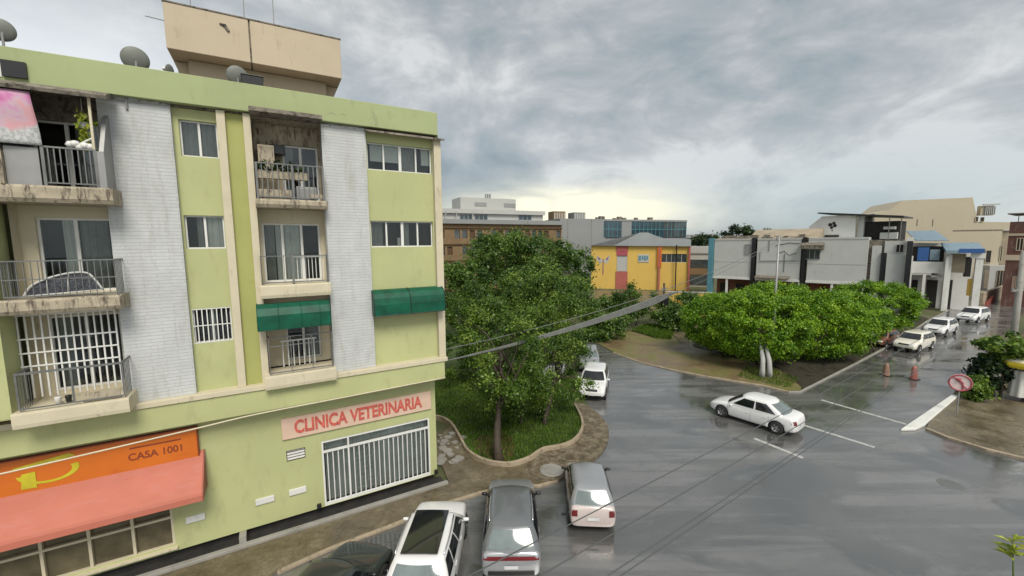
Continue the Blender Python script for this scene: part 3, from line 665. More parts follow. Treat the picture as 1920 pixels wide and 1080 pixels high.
# ------------------------------------------------------------------ green apartment block
bld = empty('apartment_building', P0, BAZ, 'green four storey apartment block with white brick panels and stained balconies', 'building')
def part(mb, name, mats, parent=bld, **k): return mb.build(name, mats, parent, **k)
def window(x0, x1, z0, z1, y, n=2, parent=bld, curtain='part', bars=0, fr=.045, hbars=(), deep=.5, barsh=None, heavy=None):
    f = MB(); yy = y+.06; f.box(x0, x1, yy-.03, yy+.03, z0, z0+fr); f.box(x0, x1, yy-.03, yy+.03, z1-fr, z1)
    for i in range(n+1):
        c = x0+(x1-x0)*i/n; w = fr if i in (0, n) else fr*(1.3 if heavy is None or i not in heavy else 2.2)
        a = min(max(c-w/2, x0), x1-w); f.box(a, a+w, yy-.034, yy+.034, z0+fr, z1-fr)
    w = part(f, 'window', M['white'], parent)
    part(MB().box(x0+.01, x1-.01, yy-.004, yy+.004, z0+.01, z1-.01), 'pane', M['glass'], w)
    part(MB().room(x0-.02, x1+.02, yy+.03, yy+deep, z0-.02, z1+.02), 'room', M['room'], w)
    if curtain:
        rg = random.Random(int(x0*100+z0*10)); W_ = x1-x0
        if curtain == 'full': spans = [(0, 1, rg.choice('cd'))]
        elif curtain == 'part': spans = [(rg.uniform(0, .1), rg.uniform(.25, .45), 'c'), (rg.uniform(.6, .75), 1, 'd')]
        else: spans = curtain
        for a, b, t in spans:
            a, b = x0+W_*a, x0+W_*b; cm = MB()
            if t in 'cd': cm.grid(lambda u, v: (a+(b-a)*u, yy+.08+.022*math.sin(u*(b-a)*34+v*1.2)+.012*math.sin(u*(b-a)*77), z0+(z1-z0)*v), max(8, int((b-a)*50)), 3)
            else: cm.box(a, b, yy+.07, yy+.08, z0+(z1-z0)*(.35 if t == 'h' else 0), z1)
            part(cm, 'curtain', M['curtaind' if t == 'd' else 'curtain'], w, smooth=t in 'cd')
    if bars:
        g = MB(); yb = y-.06
        for i in range(bars+1):
            c = x0+(x1-x0)*i/bars; g.box(c-.014, c+.014, yb-.012, yb+.012, z0, z1)
        for hz in (z0+.02, z1-.02)+tuple(hbars): g.box(x0-.02, x1+.02, yb-.018, yb-.010, hz-.014, hz+.014)
        part(g, 'window_bars', M['white'], w)
    return w
# walls
winL = [(-7.58, -6.66, 12.62, 13.66), (-7.66, -6.68, 9.9, 10.9), (-7.68, -6.69, 7.0, 8.08)]
winR = [(-2.33, .06, 12.64, 13.6), (-2.32, .03, 9.88, 10.84), (-2.33, .03, 7.75, 8.3)]
W = MB()
W.wall(-7.72, -6.65, 5.5, 13.97, .1, winL, .1)
W.wall(-2.38, .08, 5.5, 13.97, .1, winR, .1)
part(W, 'wall', M['green'])
part(MB().box(-6.43, -5.98, .02, .4, 5.5, 13.97), 'wall', M['greend'])['label'] = 'narrow yellow green strip of wall between two cream pilasters'
part(MB().box(.36, .37, .2, 10, 4.6, 14.2).box(-16, .355, 9.9, 10, .2, 14.2).box(-16, -15.98, 0, 9.9, .2, 14.2), 'side_wall', M['green'])
part(MB().box(-9.27, -7.72, -.06, .3, 5.5, 14.03), 'brick_panel', M['brickw'])
part(MB().box(-3.80, -2.38, -.06, .3, 5.5, 14.01), 'brick_panel', M['brickw'])
part(MB().box(-6.65, -6.43, -.12, .3, 5.5, 14.0), 'pilaster', M['cream'], bevel=.01)
part(MB().box(-5.98, -5.78, -.12, 1.1, 5.5, 14.0), 'pilaster', M['cream'], bevel=.01)
part(MB().box(.08, .36, -.10, .4, 5.5, 13.9), 'corner_pilaster', M['cream'], bevel=.01)
part(MB().box(-16, .2, -.25, -.02, 14.03, 14.84), 'parapet', M['green2'], bevel=.015)
part(MB().box(-16, .2, -.02, .02, 14.03, 14.84).box(.18, .2, .02, 10, 14.03, 14.84).box(-16, .17, 9.8, 10, 14.03, 14.84).box(-16, .17, .02, 9.8, 13.98, 14.06), 'roof', M['mould'])
part(MB().box(-16, .36, -.27, .4, 5.34, 5.5), 'ledge', M['cream'], bevel=.015)
part(MB().box(-16, .25, -.22, .5, 4.6, 5.338), 'fascia', M['green'], bevel=.02)
# window canopy at the top right
cp = MB(); cp.prism([(-.28, 13.86), (-.26, 13.93), (.12, 14.02), (.12, 13.94)], -2.42, .46, axis='x')
part(cp, 'window_canopy', M['mould'])
for i, (a, b, c, d) in enumerate(winL): window(a, b, c, d, .18, 2, curtain=[[(0, .48, 'd'), (.5, 1, 'd')], [(.28, .5, 'd'), (.5, 1, 'c')], [(.4, .6, 'd')]][i], bars=8 if i == 2 else 0, hbars=(7.55,) if i == 2 else ())
for i, (a, b, c, d) in enumerate(winR): window(a, b, c, d, .18, 4, heavy=(2,), curtain=[[(.06, .25, 'h'), (.26, .5, 'h'), (.5, .74, 'd'), (.85, 1, 'h')], [(.0, .2, 'd'), (.5, .62, 'd')], [(0, .5, 'd')]][i])
# ground floor
gw = [(-4.33, -.28, .42, 2.9), (-5.45, -4.86, 2.42, 2.84), (-12.6, -8.66, .62, 2.0)]
W = MB(); W.wall(-16, 0, .40, 4.44, .35, gw, .16); W.face([(-16, .35, 4.44), (0, .35, 4.44), (0, .8, 4.44), (-16, .8, 4.44)])
W.face([(0, .35, .4), (0, 10, .4), (0, 10, 4.44), (0, .35, 4.44)])
W.face([(-16, .35, .4), (-16, 1., .4), (0, 1., .4), (0, .35, .4)])
part(W, 'ground_floor_wall', M['green'])
part(MB().box(-15.9, -.1, .55, 9.7, .1, .395).box(-16, .2, .03, .55, .095, .105), 'plinth', M['dark'])
part(MB().box(-15.9, -.1, .55, 9.7, 4.445, 4.598), 'shadow_gap', M['dark'])  # recess filler coloured near black, deepening the shade line under the fascia
part(MB().box(-6.98, -6.78, .02, .5, .11, .39), 'plinth_pier', M['concrete'])
part(MB().box(-16, .3, -.16, .03, 0.0, .19), 'walkway_edge', M['concrete'], bevel=.02)
# clinic shop window with gate
f = MB(); x0, x1 = -4.33, -.28
for z, h in ((.42, .09), (2.44, .07), (2.83, .07)): f.box(x0, x1, .36, .44, z, z+h)
for x in (x0, x1-.06, -3.45): f.box(x, x+.06, .355, .445, .42, 2.9)
cw = part(f, 'shop_window', M['white'])
g = MB(); n = 22
for i in range(1, n):
    c = x0+(x1-x0)*i/n; g.box(c-.017, c+.017, .40, .43, .51, 2.44)
part(g, 'gate_bars', M['white'], cw)
g = MB()
g.box(x0, x1, .52, .53, .42, 2.9)
part(g, 'pane', M['glass'], cw)
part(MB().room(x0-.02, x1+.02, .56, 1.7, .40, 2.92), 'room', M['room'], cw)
g = MB(); rg = random.Random(3)
g.grid(lambda u, v: (x0+.12+(3.9)*u, .66+.03*math.sin(u*110)+.02*math.sin(u*37), .43+2.42*v), 200, 2)
part(g, 'curtain', M['curtain'], cw, smooth=True)
g = MB()
for k in range(9):
    for (a, b) in ((-3.2, -2.45), (-.9, -.5)): g.box(a, b, .56, .59, .6+k*.2, .63+k*.2)
part(g, 'blind', M['white'], cw)
# vent, plates, sockets
v = part(MB().box(-5.45, -4.86, .44, .46, 2.42, 2.84), 'vent', M['dark'])
g = MB()
for k in range(4): g.prism([(.40, 2.46+k*.1), (.44, 2.52+k*.1), (.44, 2.535+k*.1), (.40, 2.475+k*.1)], -5.43, -4.88, axis='x')
part(g, 'louvre', M['greym'], v)
for (a, b, z) in ((-6.46, -5.9, 1.17), (-5.45, -4.9, 1.19), (-8.35, -7.85, 1.2)):
    part(MB().box(a, b, .30, .348, z, z+.22), 'wall_plaque', M['whitew'], bevel=.015)
for x in (-4.6, -.14): part(MB().box(x, x+.14, .25, .348, .43, .6), 'gate_hinge_box', M['black'], bevel=.02)
# shop windows under the pink awning
f = MB()
for z, h in ((.55, .09), (1.5, .07), (1.93, .07)): f.box(-12.6, -8.66, .36, .46, z, z+h)
for x in (-12.6, -11.6, -10.62, -9.66, -8.72): f.box(x, x+.07, .355, .465, .62, 2.0)
sw = part(f, 'shop_window', M['cream'])
part(MB().box(-12.6, -8.66, .47, .48, .62, 2.), 'pane', plain('dusty_glass', (.10, .085, .05), .15, var=.5, sc=1.3, bmp=0), sw)
part(MB().box(-12.7, -8.6, .25, .36, .50, .56), 'window_sill', M['cream'], sw)

# balcony bays: recess walls
def recess(x0, x1, z0, z1, yb, ops, mt='cream'):
    W = MB(); W.wall(x0, x1, z0, z1, yb, ops, .1)
    W.face([(x0, -.05, z0), (x0, yb, z0), (x0, yb, z1), (x0, -.05, z1)]); W.face([(x1, yb, z0), (x1, -.05, z0), (x1, -.05, z1), (x1, yb, z1)])
    W.face([(x0, -.05, z1), (x0, yb, z1), (x1, yb, z1), (x1, -.05, z1)])
    return part(W, 'balcony_wall', M[mt])
def door(x0, x1, z0, z1, y, n=2, cur='part'): return window(x0, x1, z0, z1, y, n, curtain=cur, fr=.06)
B1 = (-5.78, -3.80)
doors1 = [(-4.95, -3.86, 11.5, 13.35), (-5.7, -3.95, 8.75, 10.72), (-5.2, -4.1, 5.95, 8.0)]
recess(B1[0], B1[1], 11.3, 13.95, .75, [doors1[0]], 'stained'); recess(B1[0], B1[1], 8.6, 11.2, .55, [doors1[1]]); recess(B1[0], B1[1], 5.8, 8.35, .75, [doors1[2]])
door(*doors1[0], .82, 2, [(.0, .3, 'd')]); door(*doors1[1], .62, 3, [(.05, .2, 'd'), (.22, .66, 'c')]); door(*doors1[2], .82, 2, [(.5, 1, 'd')])
def slabmb(x0, x1, y0, z0, z1, flare=.06):
    m = MB(); m.prism([(y0+flare, z0), (y0, z0+.1), (y0, z1-.05), (y0+flare*.6, z1), (.55, z1), (.55, z0)], x0, x1, axis='x'); return m
def railing(par, x0, x1, y0, z0, z1, nb, mat, top=.03, mids=(), side=True, bal=.012, posts=()):
    m = MB(); m.box(x0, x1, y0-.02, y0+.03, z1-top, z1); m.box(x0, x1, y0-.01, y0+.02, z0+.06, z0+.09)
    for i in range(nb+1):
        c = x0+.015+(x1-x0-.03)*i/nb; m.box(c-bal, c+bal, y0-.008, y0+.014, z0+.09, z1-top)
    for z in mids: m.box(x0, x1, y0-.012, y0+.02, z-.012, z+.012)
    for c in posts: m.box(c-.03, c+.03, y0-.03, y0+.04, z0, z1)
    if side:
        for x in (x0, x1-.03):
            m.box(x, x+.03, y0+.03, -.06, z1-top, z1)
            k = max(2, int((-y0)/.12))
            for i in range(k): yy = y0+.05+(-.08-y0-.05)*i/k; m.box(x+.005, x+.022, yy, yy+.02, z0, z1-top)
    return part(m, 'railing', mat, par)
s = part(slabmb(-5.80, -3.76, -.50, 11.16, 11.42), 'balcony', M['stained']); railing(s, -5.74, -3.84, -.44, 11.42, 12.52, 13, M['railm'], posts=(-4.75, -5.72, -3.86))
part(MB().box(-5.74, -4.8, -.40, -.38, 11.42, 11.72), 'kick_board', M['stained'], s); part(MB().box(-4.3, -3.9, -.4, -.38, 11.5, 11.62), 'kick_board', M['stained'], s)
s = part(slabmb(-5.84, -3.80, -.42, 8.31, 8.73, .03), 'balcony', M['cream']); railing(s, -5.80, -3.86, -.38, 8.73, 9.66, 3, M['railm'], posts=(-4.9,), bal=.009)
g = MB()
for i in range(9): g.box(-4.88+i*.11, -4.862+i*.11, -.30, -.28, 8.75, 9.6)
g.box(-4.9, -3.9, -.31, -.27, 9.58, 9.62); part(g, 'safety_grille', M['white'], s)
s = part(slabmb(-5.9, -3.78, -.48, 5.36, 5.80, .02), 'balcony', M['cream']); railing(s, -5.75, -3.85, -.40, 5.80, 7.05, 3, M['railm'], mids=(6.75,), bal=.012)
g = MB()
for i in range(7): g.box(-5.35+i*.16, -5.32+i*.16, .3, .33, 5.85, 6.75)
g.box(-5.4, -4.3, .29, .34, 6.72, 6.77); part(g, 'safety_grille', M['white'], s)
part(MB().prism([(-.62, 13.98), (-.62, 14.10), (.0, 14.13), (.0, 13.96)], -5.80, -3.80, axis='x'), 'balcony_canopy', M['mould'])
# left bay
B0 = (-11.15, -9.27)
doors0 = [(-10.75, -9.42, 11.5, 13.35), (-10.85, -9.35, 8.75, 10.78), (-10.9, -9.4, 6.0, 8.1)]
recess(B0[0], B0[1], 11.3, 13.95, .5, [doors0[0]], 'mould'); recess(B0[0], B0[1], 8.6, 11.1, .4, [doors0[1]]); recess(B0[0], B0[1], 5.8, 8.33, .5, [doors0[2]])  # top recess: mouldy walls, their dark tone also standing for shade inside
door(*doors0[0], .56, 2, [(.6, .9, 'd')]); door(*doors0[1], .46, 2, [(.3, .52, 'c'), (.53, .92, 'd')]); door(*doors0[2], .56, 2, [(.1, .3, 'd')])
s = part(slabmb(-11.6, -8.95, -.85, 11.09, 11.50), 'balcony', M['stained']); railing(s, -10.2, -9.2, -.78, 11.50, 12.46, 9, M['railm'], posts=(-10.17, -9.22), top=.04)
part(MB().box(-9.20, -9.05, -.80, -.05, 11.5, 12.42).prism([(-.8, 12.42), (-.3, 13.35), (-.05, 13.5), (-.05, 12.42)], -9.14, -9.05, axis='x'), 'side_screen', M['greym'], s)
s = part(slabmb(-11.6, -9.02, -.85, 8.34, 8.71), 'balcony', M['stained']); railing(s, -11.15, -9.08, -.80, 8.71, 9.67, 16, M['railm'], mids=(9.2,), bal=.007)
s = part(slabmb(-11.28, -9.08, -.88, 5.50, 5.90, .02), 'balcony', M['cream']); railing(s, -11.15, -9.15, -.82, 5.90, 6.9, 2, M['railm'], top=.05, bal=.02)
part(MB().box(-10.0, -9.25, -.78, -.76, 5.92, 6.16), 'kick_board', M['stained'], s)
g = MB()
for i in range(14):
    c = -11.25+i*.145; g.box(c-.017, c+.017, -.10, -.07, 6.05, 8.26)
for z in (6.9, 7.25, 7.62, 8.24): g.box(-11.3, -9.35, -.115, -.103, z-.02, z+.02)
part(g, 'window_bars', M['white'], s)
# left protruding bays
for (z0, z1, wz0, wz1) in ((5.78, 8.33, 7.05, 8.0), (8.72, 11.08, 9.95, 10.85)):
    W = MB(); W.wall(-16, -11.28, z0, z1, -.8, [(-12.6, -11.5, wz0, wz1)], .1); W.face([(-11.28, -.8, z0), (-11.28, .1, z0), (-11.28, .1, z1), (-11.28, -.8, z1)]); W.box(-16, -11.3, -.79, 0, z0-.03, z0-.002)
    bay = part(W, 'bay_wall', M['green'])
    window(-12.6, -11.5, wz0, wz1, -.72, 2, curtain='full')
    part(MB().box(-12.7, -11.4, -.86, -.8, wz0-.09, wz0), 'window_sill', M['cream'])
pa = MB(); pts = [(-16, 11.5), (-10.92, 11.5), (-10.92, 12.2)]+[(-10.92-.28*(1-math.cos(t)), 12.2+.24*math.sin(t)) for t in (R(30), R(60), R(90))]+[(-16, 12.44)]
pa.prism(pts, -.82, -.7); part(pa, 'balcony_parapet', M['green2'])
pa = MB(); pa.prism([(-10.92, 11.5), (-10.84, 11.5), (-10.84, 12.25)]+[(-10.84-.36*(1-math.cos(t)), 12.25+.28*math.sin(t)) for t in (R(30), R(60), R(90))]+[(-16, 12.53), (-16, 12.44)]+[(-10.92-.28*(1-math.cos(t)), 12.2+.24*math.sin(t)) for t in (R(90), R(60), R(30))]+[(-10.92, 12.2)], -.86, -.7)
part(pa, 'parapet_trim', M['stained'])
part(MB().box(-10.83, -10.25, -.76, -.7, 11.5, 12.4), 'balcony_screen', M['greym'])
cn = MB(); pr = [(-.95, 13.70), (-.98, 13.78), (-.85, 13.86), (-.4, 14.0), (-.24, 14.02), (-.24, 13.9), (-.4, 13.88)]
cn.prism(pr, -16, -8.86, axis='x'); part(cn, 'balcony_canopy', M['mould'])
part(MB().box(-9.26, -9.21, -.78, -.73, 12.46, 13.76), 'canopy_post', M['cream'])
part(MB().box(-10.84, -10.42, -.33, -.252, 14.12, 14.5), 'meter_box', M['black'])
part(MB().box(-11.6, -10.86, -.27, -.252, 14.1, 14.42), 'parapet_patch', M['whitew'])
# scar lines on the parapet
sc_ = MB()
for (x, z, w) in ((-3.6, 14.28, .3), (-3.2, 14.3, .18)): sc_.tube([(x, -.252, z), (x+w*.5, -.256, z+.05), (x+w, -.252, z-.03)], .006, 5)
sc_.tube([(-3.66, -.254, 14.2), (-3.66, -.254, 14.38)], .008, 5); part(sc_, 'paint_scar', M['beige'])
pp = MB(); pp.tube([(-8.65, -.09, 14.02), (-8.65, -.09, 13.72)], .03, 6); pp.tube([(-9.25, -.09, 13.97), (-8.7, -.09, 13.93), (-7.75, -.09, 13.95)], .015, 5)
part(pp, 'drain_pipe', M['greym']); part(MB().tube([(-3.82, -.09, 8.2), (-3.82, -.09, 11.2)], .02, 6), 'drain_pipe', M['greym'])

# rooftop water tank tower
tw = part(MB().box(-7.62, -3.1, 3.75, 7.4, 14.05, 16.6), 'tank_tower', M['beige'])
for pl_ in ([(-8.09, 16.6), (-7.98, 16.3), (-7.95, 14.1), (-7.63, 14.1), (-7.63, 16.6)], [(-3.09, 16.6), (-3.09, 15.6), (-2.6, 16.6)]): part(MB().prism(pl_, 4.1, 7.3), 'bracket', M['beige'], tw)
part(MB().box(-8.1, -5.69, 3.0, 8, 16.62, 18.1).box(-5.64, -2.58, 3.0, 8, 16.62, 18.1), 'tank_wall', M['beige'], tw, bevel=.02)
part(MB().box(-5.72, -5.6, 3.06, 7.9, 16.64, 18.12).box(-8.12, -2.56, 2.98, 8.02, 18.1, 18.14), 'joint', M['mould'], tw)
part(MB().tube([(-6.55, 2.985, 17.75), (-6.4, 2.985, 17.72), (-6.3, 2.985, 17.55)], [.03, .06, .05], 6), 'stain', M['mould'], tw)
for x, h in ((-5.80, 2.0), (-4.86, 1.9), (-7.35, .9)): part(MB().tube([(x, 3.1, 18.1), (x+(.04 if h == 2 else 0), 3.1, 18.1+h)], .016, 6), 'antenna_mast', M['greym'], tw)
part(MB().tube([(-8.6, 3.1, 17.55), (-8.05, 3.1, 17.52)], .016, 6), 'antenna_mast', M['greym'], tw)

# satellite dishes
def dish(x, z, r, y, label, turn=.22):
    e = empty('satellite_dish', BL(x, y, 14.06), BAZ, label, 'satellite dish', 'satellite dishes on the roof of the green block')
    h = z-14.06
    MB().tube([(0, 0, 0), (0, 0, h)], .03, 8).build('mast', M['greym'], e)
    Mx = Matrix.Rotation(turn, 3, 'Z') @ Matrix.Rotation(R(-80), 3, 'X')
    d = MB().lathe([(0, 0), (r*.35, .02*r), (r*.7, .1*r), (r, .22*r), (r*1.01, .24*r), (r*.7, .13*r), (0, .03*r)], 28, c=(0, -.04, h), M=Mx); d.build('dish', M['dish'], e, smooth=True)
    q = Mx @ Vector((0, -r*.95, .22*r)); w = Mx @ Vector((0, -r*.2, .9*r))
    MB().tube([(q.x, q.y-.04, q.z+h), (w.x, w.y-.04, w.z+h)], .012, 6).tube([(w.x, w.y-.04, w.z+h), (w.x, w.y-.12, w.z+h+.03)], .04, 8).build('receiver_arm', M['greym'], e)
dish(-11.2, 15.62, .27, 1, 'satellite dish at the far left end of the green roof')
dish(-8.56, 15.43, .33, 1, 'largest grey satellite dish in the middle of the parapet')
dish(-6.06, 15.42, .30, 1, 'satellite dish in front of the beige tank tower')
dish(-7.75, 15.2, .22, 1, 'tiny pale dish at the left foot of the tank tower', turn=1.2)
e = MB().box(-.3, .3, -.2, .2, 0, .34); e.box(-.32, .32, -.22, .22, .34, .37); o = e.build('condenser_unit', M['black'], bevel=.02); o.location = BL(-5.66, 1.0, 15.1); o.rotation_euler = (0, 0, BAZ)
tag(o, 'black box unit on a stand right of the dish by the tank tower', 'box unit')
MB().box(-.03, .03, -.03, .03, -1.04, 0).build('stand', M['greym'], o)

# awnings and signs
def awning(name, x0, x1, prof, mat, label, cat, group=None, ends=None, n=1):
    e = empty(name, BL((x0+x1)/2, 0, 0), BAZ, label, cat, group); c = (x0+x1)/2
    m = MB(); k = len(prof)
    for i in range(k-1):
        (y0, z0), (y1, z1) = prof[i], prof[i+1]
        for j in range(n):
            a = x0-c+(x1-x0)*j/n; b = x0-c+(x1-x0)*(j+1)/n
            m.face([(a, y0, z0), (b, y0, z0), (b, y1, z1), (a, y1, z1)]); m.face([(a, y0+.008, z0-.01), (a, y1+.008, z1-.006), (b, y1+.008, z1-.006), (b, y0+.008, z0-.01)])
    m.build('canopy', mat, e, smooth=False, weld=True)
    for x in (x0-c, x1-c):
        q = MB(); q.prism([(p[0], p[1]) for p in prof]+[(prof[0][0], prof[-1][1])], x-.006, x+.006, axis='x'); q.build('end_panel', ends or mat, e)
    return e, c
curve = [(.08, 8.33), (-.12, 8.31), (-.30, 8.22), (-.42, 8.05), (-.47, 7.82), (-.48, 7.42)]
e, c = awning('awning', -2.42, .24, curve, M['awng'], 'glossy green curved awning over the right hand first floor window', 'awning', 'green acrylic awnings')
g = MB()
for x in (-1.1, -2.42, .24): g.tube([(x-c, y-.01, z+.012) for y, z in curve], .014, 6)
g.tube([(-2.42-c, -.485, 7.42), (.24-c, -.485, 7.42)], .016, 6); g.build('frame_rib', M['black'], e)
curve = [(-.1, 8.12), (-.42, 8.14), (-.60, 8.02), (-.70, 7.8), (-.72, 7.34)]
e, c = awning('awning', -5.98, -3.9, curve, M['awng'], 'faded green curved awning shading the lowest middle balcony', 'awning', 'green acrylic awnings')
g = MB()
for x in (-5.98, -5.4, -4.75, -4.2, -3.9): g.tube([(x-c, y-.01, z+.012) for y, z in curve], .012, 6)
g.build('frame_rib', M['awng'], e)
prof = [(.34, 3.52), (.1, 3.28), (-.15, 3.03), (-.38, 2.81), (-.54, 2.66), (-.61, 2.58), (-.64, 2.50), (-.64, 2.33)]
e, c = awning('awning', -15.5, -7.72, prof, M['pink'], 'long salmon pink canvas awning over the shop windows at lower left', 'awning', ends=M['pinke'], n=12)
MB().tube([(-7.72-c, y, z+.01) for y, z in prof], .022, 6).build('edge_rib', M['pinke'], e)

def text(s, size, mat, name, parent, loc, rot, ext=.012, sx=1., bold=.0):
    cu = bpy.data.curves.new(name, 'FONT'); cu.body = s; cu.size = size; cu.extrude = ext; cu.offset = bold; cu.align_x = 'CENTER'; cu.align_y = 'CENTER'
    t = bpy.data.objects.new('tmp', cu); COL.objects.link(t); bpy.context.view_layer.update()
    me = bpy.data.meshes.new_from_object(t.evaluated_get(bpy.context.evaluated_depsgraph_get())); bpy.data.objects.remove(t)
    me.name = name; me.materials.clear(); me.materials.append(mat)
    o = bpy.data.objects.new(name, me); COL.objects.link(o); o.parent = parent; o.location = loc; o.rotation_euler = rot; o.scale = (sx, 1, 1)
    return o
e = empty('sign', BL(-2.86, .35, 3.28), BAZ, 'pale pink board lettered in red for a veterinary clinic above the barred window', 'sign')
MB().box(-2.68, 2.66, -.07, -.003, 0, .76).build('board', M['signpink'], e, bevel=.01)
text('CLINICA VETERINARIA', .64, M['redtxt'], 'lettering', e, (-.02, -.08, .37), (R(90), 0, 0), .01, .70, .02)
e = empty('sign', BL(-11.2, .35, 3.38), BAZ, 'wide orange shop sign with a yellow emblem above the salmon awning', 'sign')
MB().box(-4.3, 3.34, -.14, -.003, 0, .95).build('board', M['orange'], e, bevel=.01)
MB().box(-4.3, 3.36, -.145, -.002, .95, .985).box(3.345, 3.37, -.145, -.002, 0, .95).build('board_edge', M['signtxt'], e)
text('CASA 1001', .30, M['signtxt'], 'lettering', e, (2.35, -.146, .40), (R(90), 0, 0), .005, .92, .004)
MB().box(1.75, 2.95, -.15, -.142, .66, .70)  .build('underline', M['signtxt'], e)
lg = MB()
for k in range(20):
    t0, t1 = R(-175+k*9.6), R(-175+(k+1)*9.6); f = lambda t, s: (.05+.62*s*math.cos(t), -.15-.003*k % .004, .50+.33*s*math.sin(t))
    w0, w1 = .74+.06*math.sin(k*.16), .74+.06*math.sin((k+1)*.16)
    lg.face([f(t0, w0), f(t0, 1), f(t1, 1), f(t1, w1)])
lg.face([(-.62, -.152, .74), (.5, -.152, .90), (.62, -.152, .80), (-.5, -.152, .66)])
lg.face([(-.5, -.154, .12), (-.2, -.154, .1), (-.2, -.154, .56), (-.46, -.154, .54)])
lg.build('emblem', M['yellogo'], e)

# things on the balconies
def banner():
    m = MB(); m.grid(lambda u, v: (-12.6+2.36*u+.10*v*u, -.84-.03*math.sin(u*9+v*2)-.02*math.sin(v*7), 13.68-1.23*v), 26, 12)
    o = m.build('banner', M['banner'], smooth=True); o.location = P0; o.rotation_euler = (0, 0, BAZ)
    s = o.modifiers.new('s', 'SOLIDIFY'); s.thickness = .01
    tag(o, 'pink and grey printed sheet hung across the top left balcony', 'banner')
banner()
e = empty('hanging_plant', BL(-9.45, -.5, 12.46), BAZ, 'trailing plant hanging at the right post of the top left balcony', 'plant')
leafmesh('foliage', [(0, 0, .85-.13*i, .13, .13, .14) for i in range(7)]+[(.22, 0, .7, .08, .08, .1)], 700, .04, M['leafY'], e, 3, droop=.5)
MB().tube([(0, 0, 1.3), (0, 0, .6)], .008, 5).lathe([(.0, .55), (.08, .55), (.11, .7), (.1, .7)], 12).build('pot', M['greym'], e)
e = empty('laundry', BL(-9.5, -.7, 12.4), BAZ, 'white cloth bundle lying on the rail of the top left balcony', 'laundry')
m = MB()
for i in range(5): m.lathe([(0, -.07), (.06, -.06), (.11, 0), (.07, .08), (0, .1)], 9, c=(-.18+i*.09, random.uniform(-.03, .03), .12+random.uniform(-.03, .05)))
m.build('cloth', M['white'], e, smooth=True); m = MB(); m.tube([(-.05, 0, .15), (.28, .0, .38)], .022, 6); m.build('pole', M['white'], e)
e = empty('potted_plants', BL(-5.3, -.2, 11.42), BAZ, 'row of straggly potted plants behind the rail of the top middle balcony', 'plants')
leafmesh('foliage', [(-.35+.13*i, 0, 1.0+.12*math.sin(i*2.1), .1, .1, .14) for i in range(10)], 900, .05, M['leafD'], e, 8)
MB().box(-.42, 1.0, -.1, .1, .65, .88).build('planter', M['stained'], e)
e = empty('cabinet', BL(-5.45, .35, 11.42), BAZ, 'tall stained cupboard at the left of the top middle balcony', 'cupboard')
MB().box(-.2, .25, -.2, .25, 0, 1.75).build('carcass', M['beige'], e, bevel=.01); MB().box(-.17, .22, -.22, -.203, .9, 1.7).build('door', M['stained'], e)
o = MB().box(-.22, .22, -.15, .15, 0, .3).build('storage_box', M['black'], bevel=.02); o.location = BL(-5.1, .5, 12.95); o.rotation_euler = (0, 0, BAZ); tag(o, 'dark box fixed high on the wall of the top middle balcony', 'box')
o = MB().box(-.3, .3, -.15, .15, 0, .45).box(-.24, .24, -.17, -.15, .05, .4).build('metal_box', M['greym'], bevel=.02); o.location = BL(-4.35, -.1, 11.42); o.rotation_euler = (0, 0, BAZ); tag(o, 'low grey metal box behind the right half of the top middle balcony rail', 'box')
# arched white frame with dark mesh on the middle left balcony
e = empty('drying_frame', BL(-10.15, -.55, 8.72), BAZ, 'white arched frame with dark netting lying on the middle left balcony', 'frame')
ar = [(-.75, 0, .05), (-.6, 0, .30), (-.3, 0, .48), (.1, 0, .60), (.42, 0, .60), (.55, 0, .48), (.72, 0, .14)]
m = MB(); m.tube(smooth_line(ar, 4), .025, 8); m.tube([(-.75, 0, .05), (.72, 0, .14)], .02, 6); m.tube([(.1, 0, .6), (.05, 0, .1)], .016, 6); m.tube([(-.3, 0, .48), (-.32, 0, .08)], .016, 6)
m.build('frame', M['white'], e, smooth=True)
m = MB(); sm = smooth_line(ar, 4); m.face([(p.x*.96, .02, p.z*.96) for p in sm][::-1]); m.build('netting', plain('dark_netting', (.06, .065, .08), .6, var=.9, sc=22, bmp=0), e)
for i, (x, z) in enumerate(((-10.55, 5.9), (-10.35, 5.9))):
    m = MB(); m.lathe([(0, 0), (.05, 0), (.07, .18), (.065, .2), (0, .19)], 12)
    o = m.build('flower_pot', M['black'] if i else M['whitew'], smooth=True); o.location = BL(x, -.5, z); o.rotation_euler = (0, 0, BAZ)
    tag(o, ['small white pot on the floor of the lowest left balcony', 'small dark pot beside the white one on the lowest left balcony'][i], 'pot')
o = MB().box(-.1, .1, -.02, .02, 0, .3).build('jug', M['whitew'], bevel=.02); o.location = BL(-1.2, .36, 9.93); o.rotation_euler = (0, 0, BAZ); tag(o, 'small cream carton standing behind the second floor right window', 'carton')

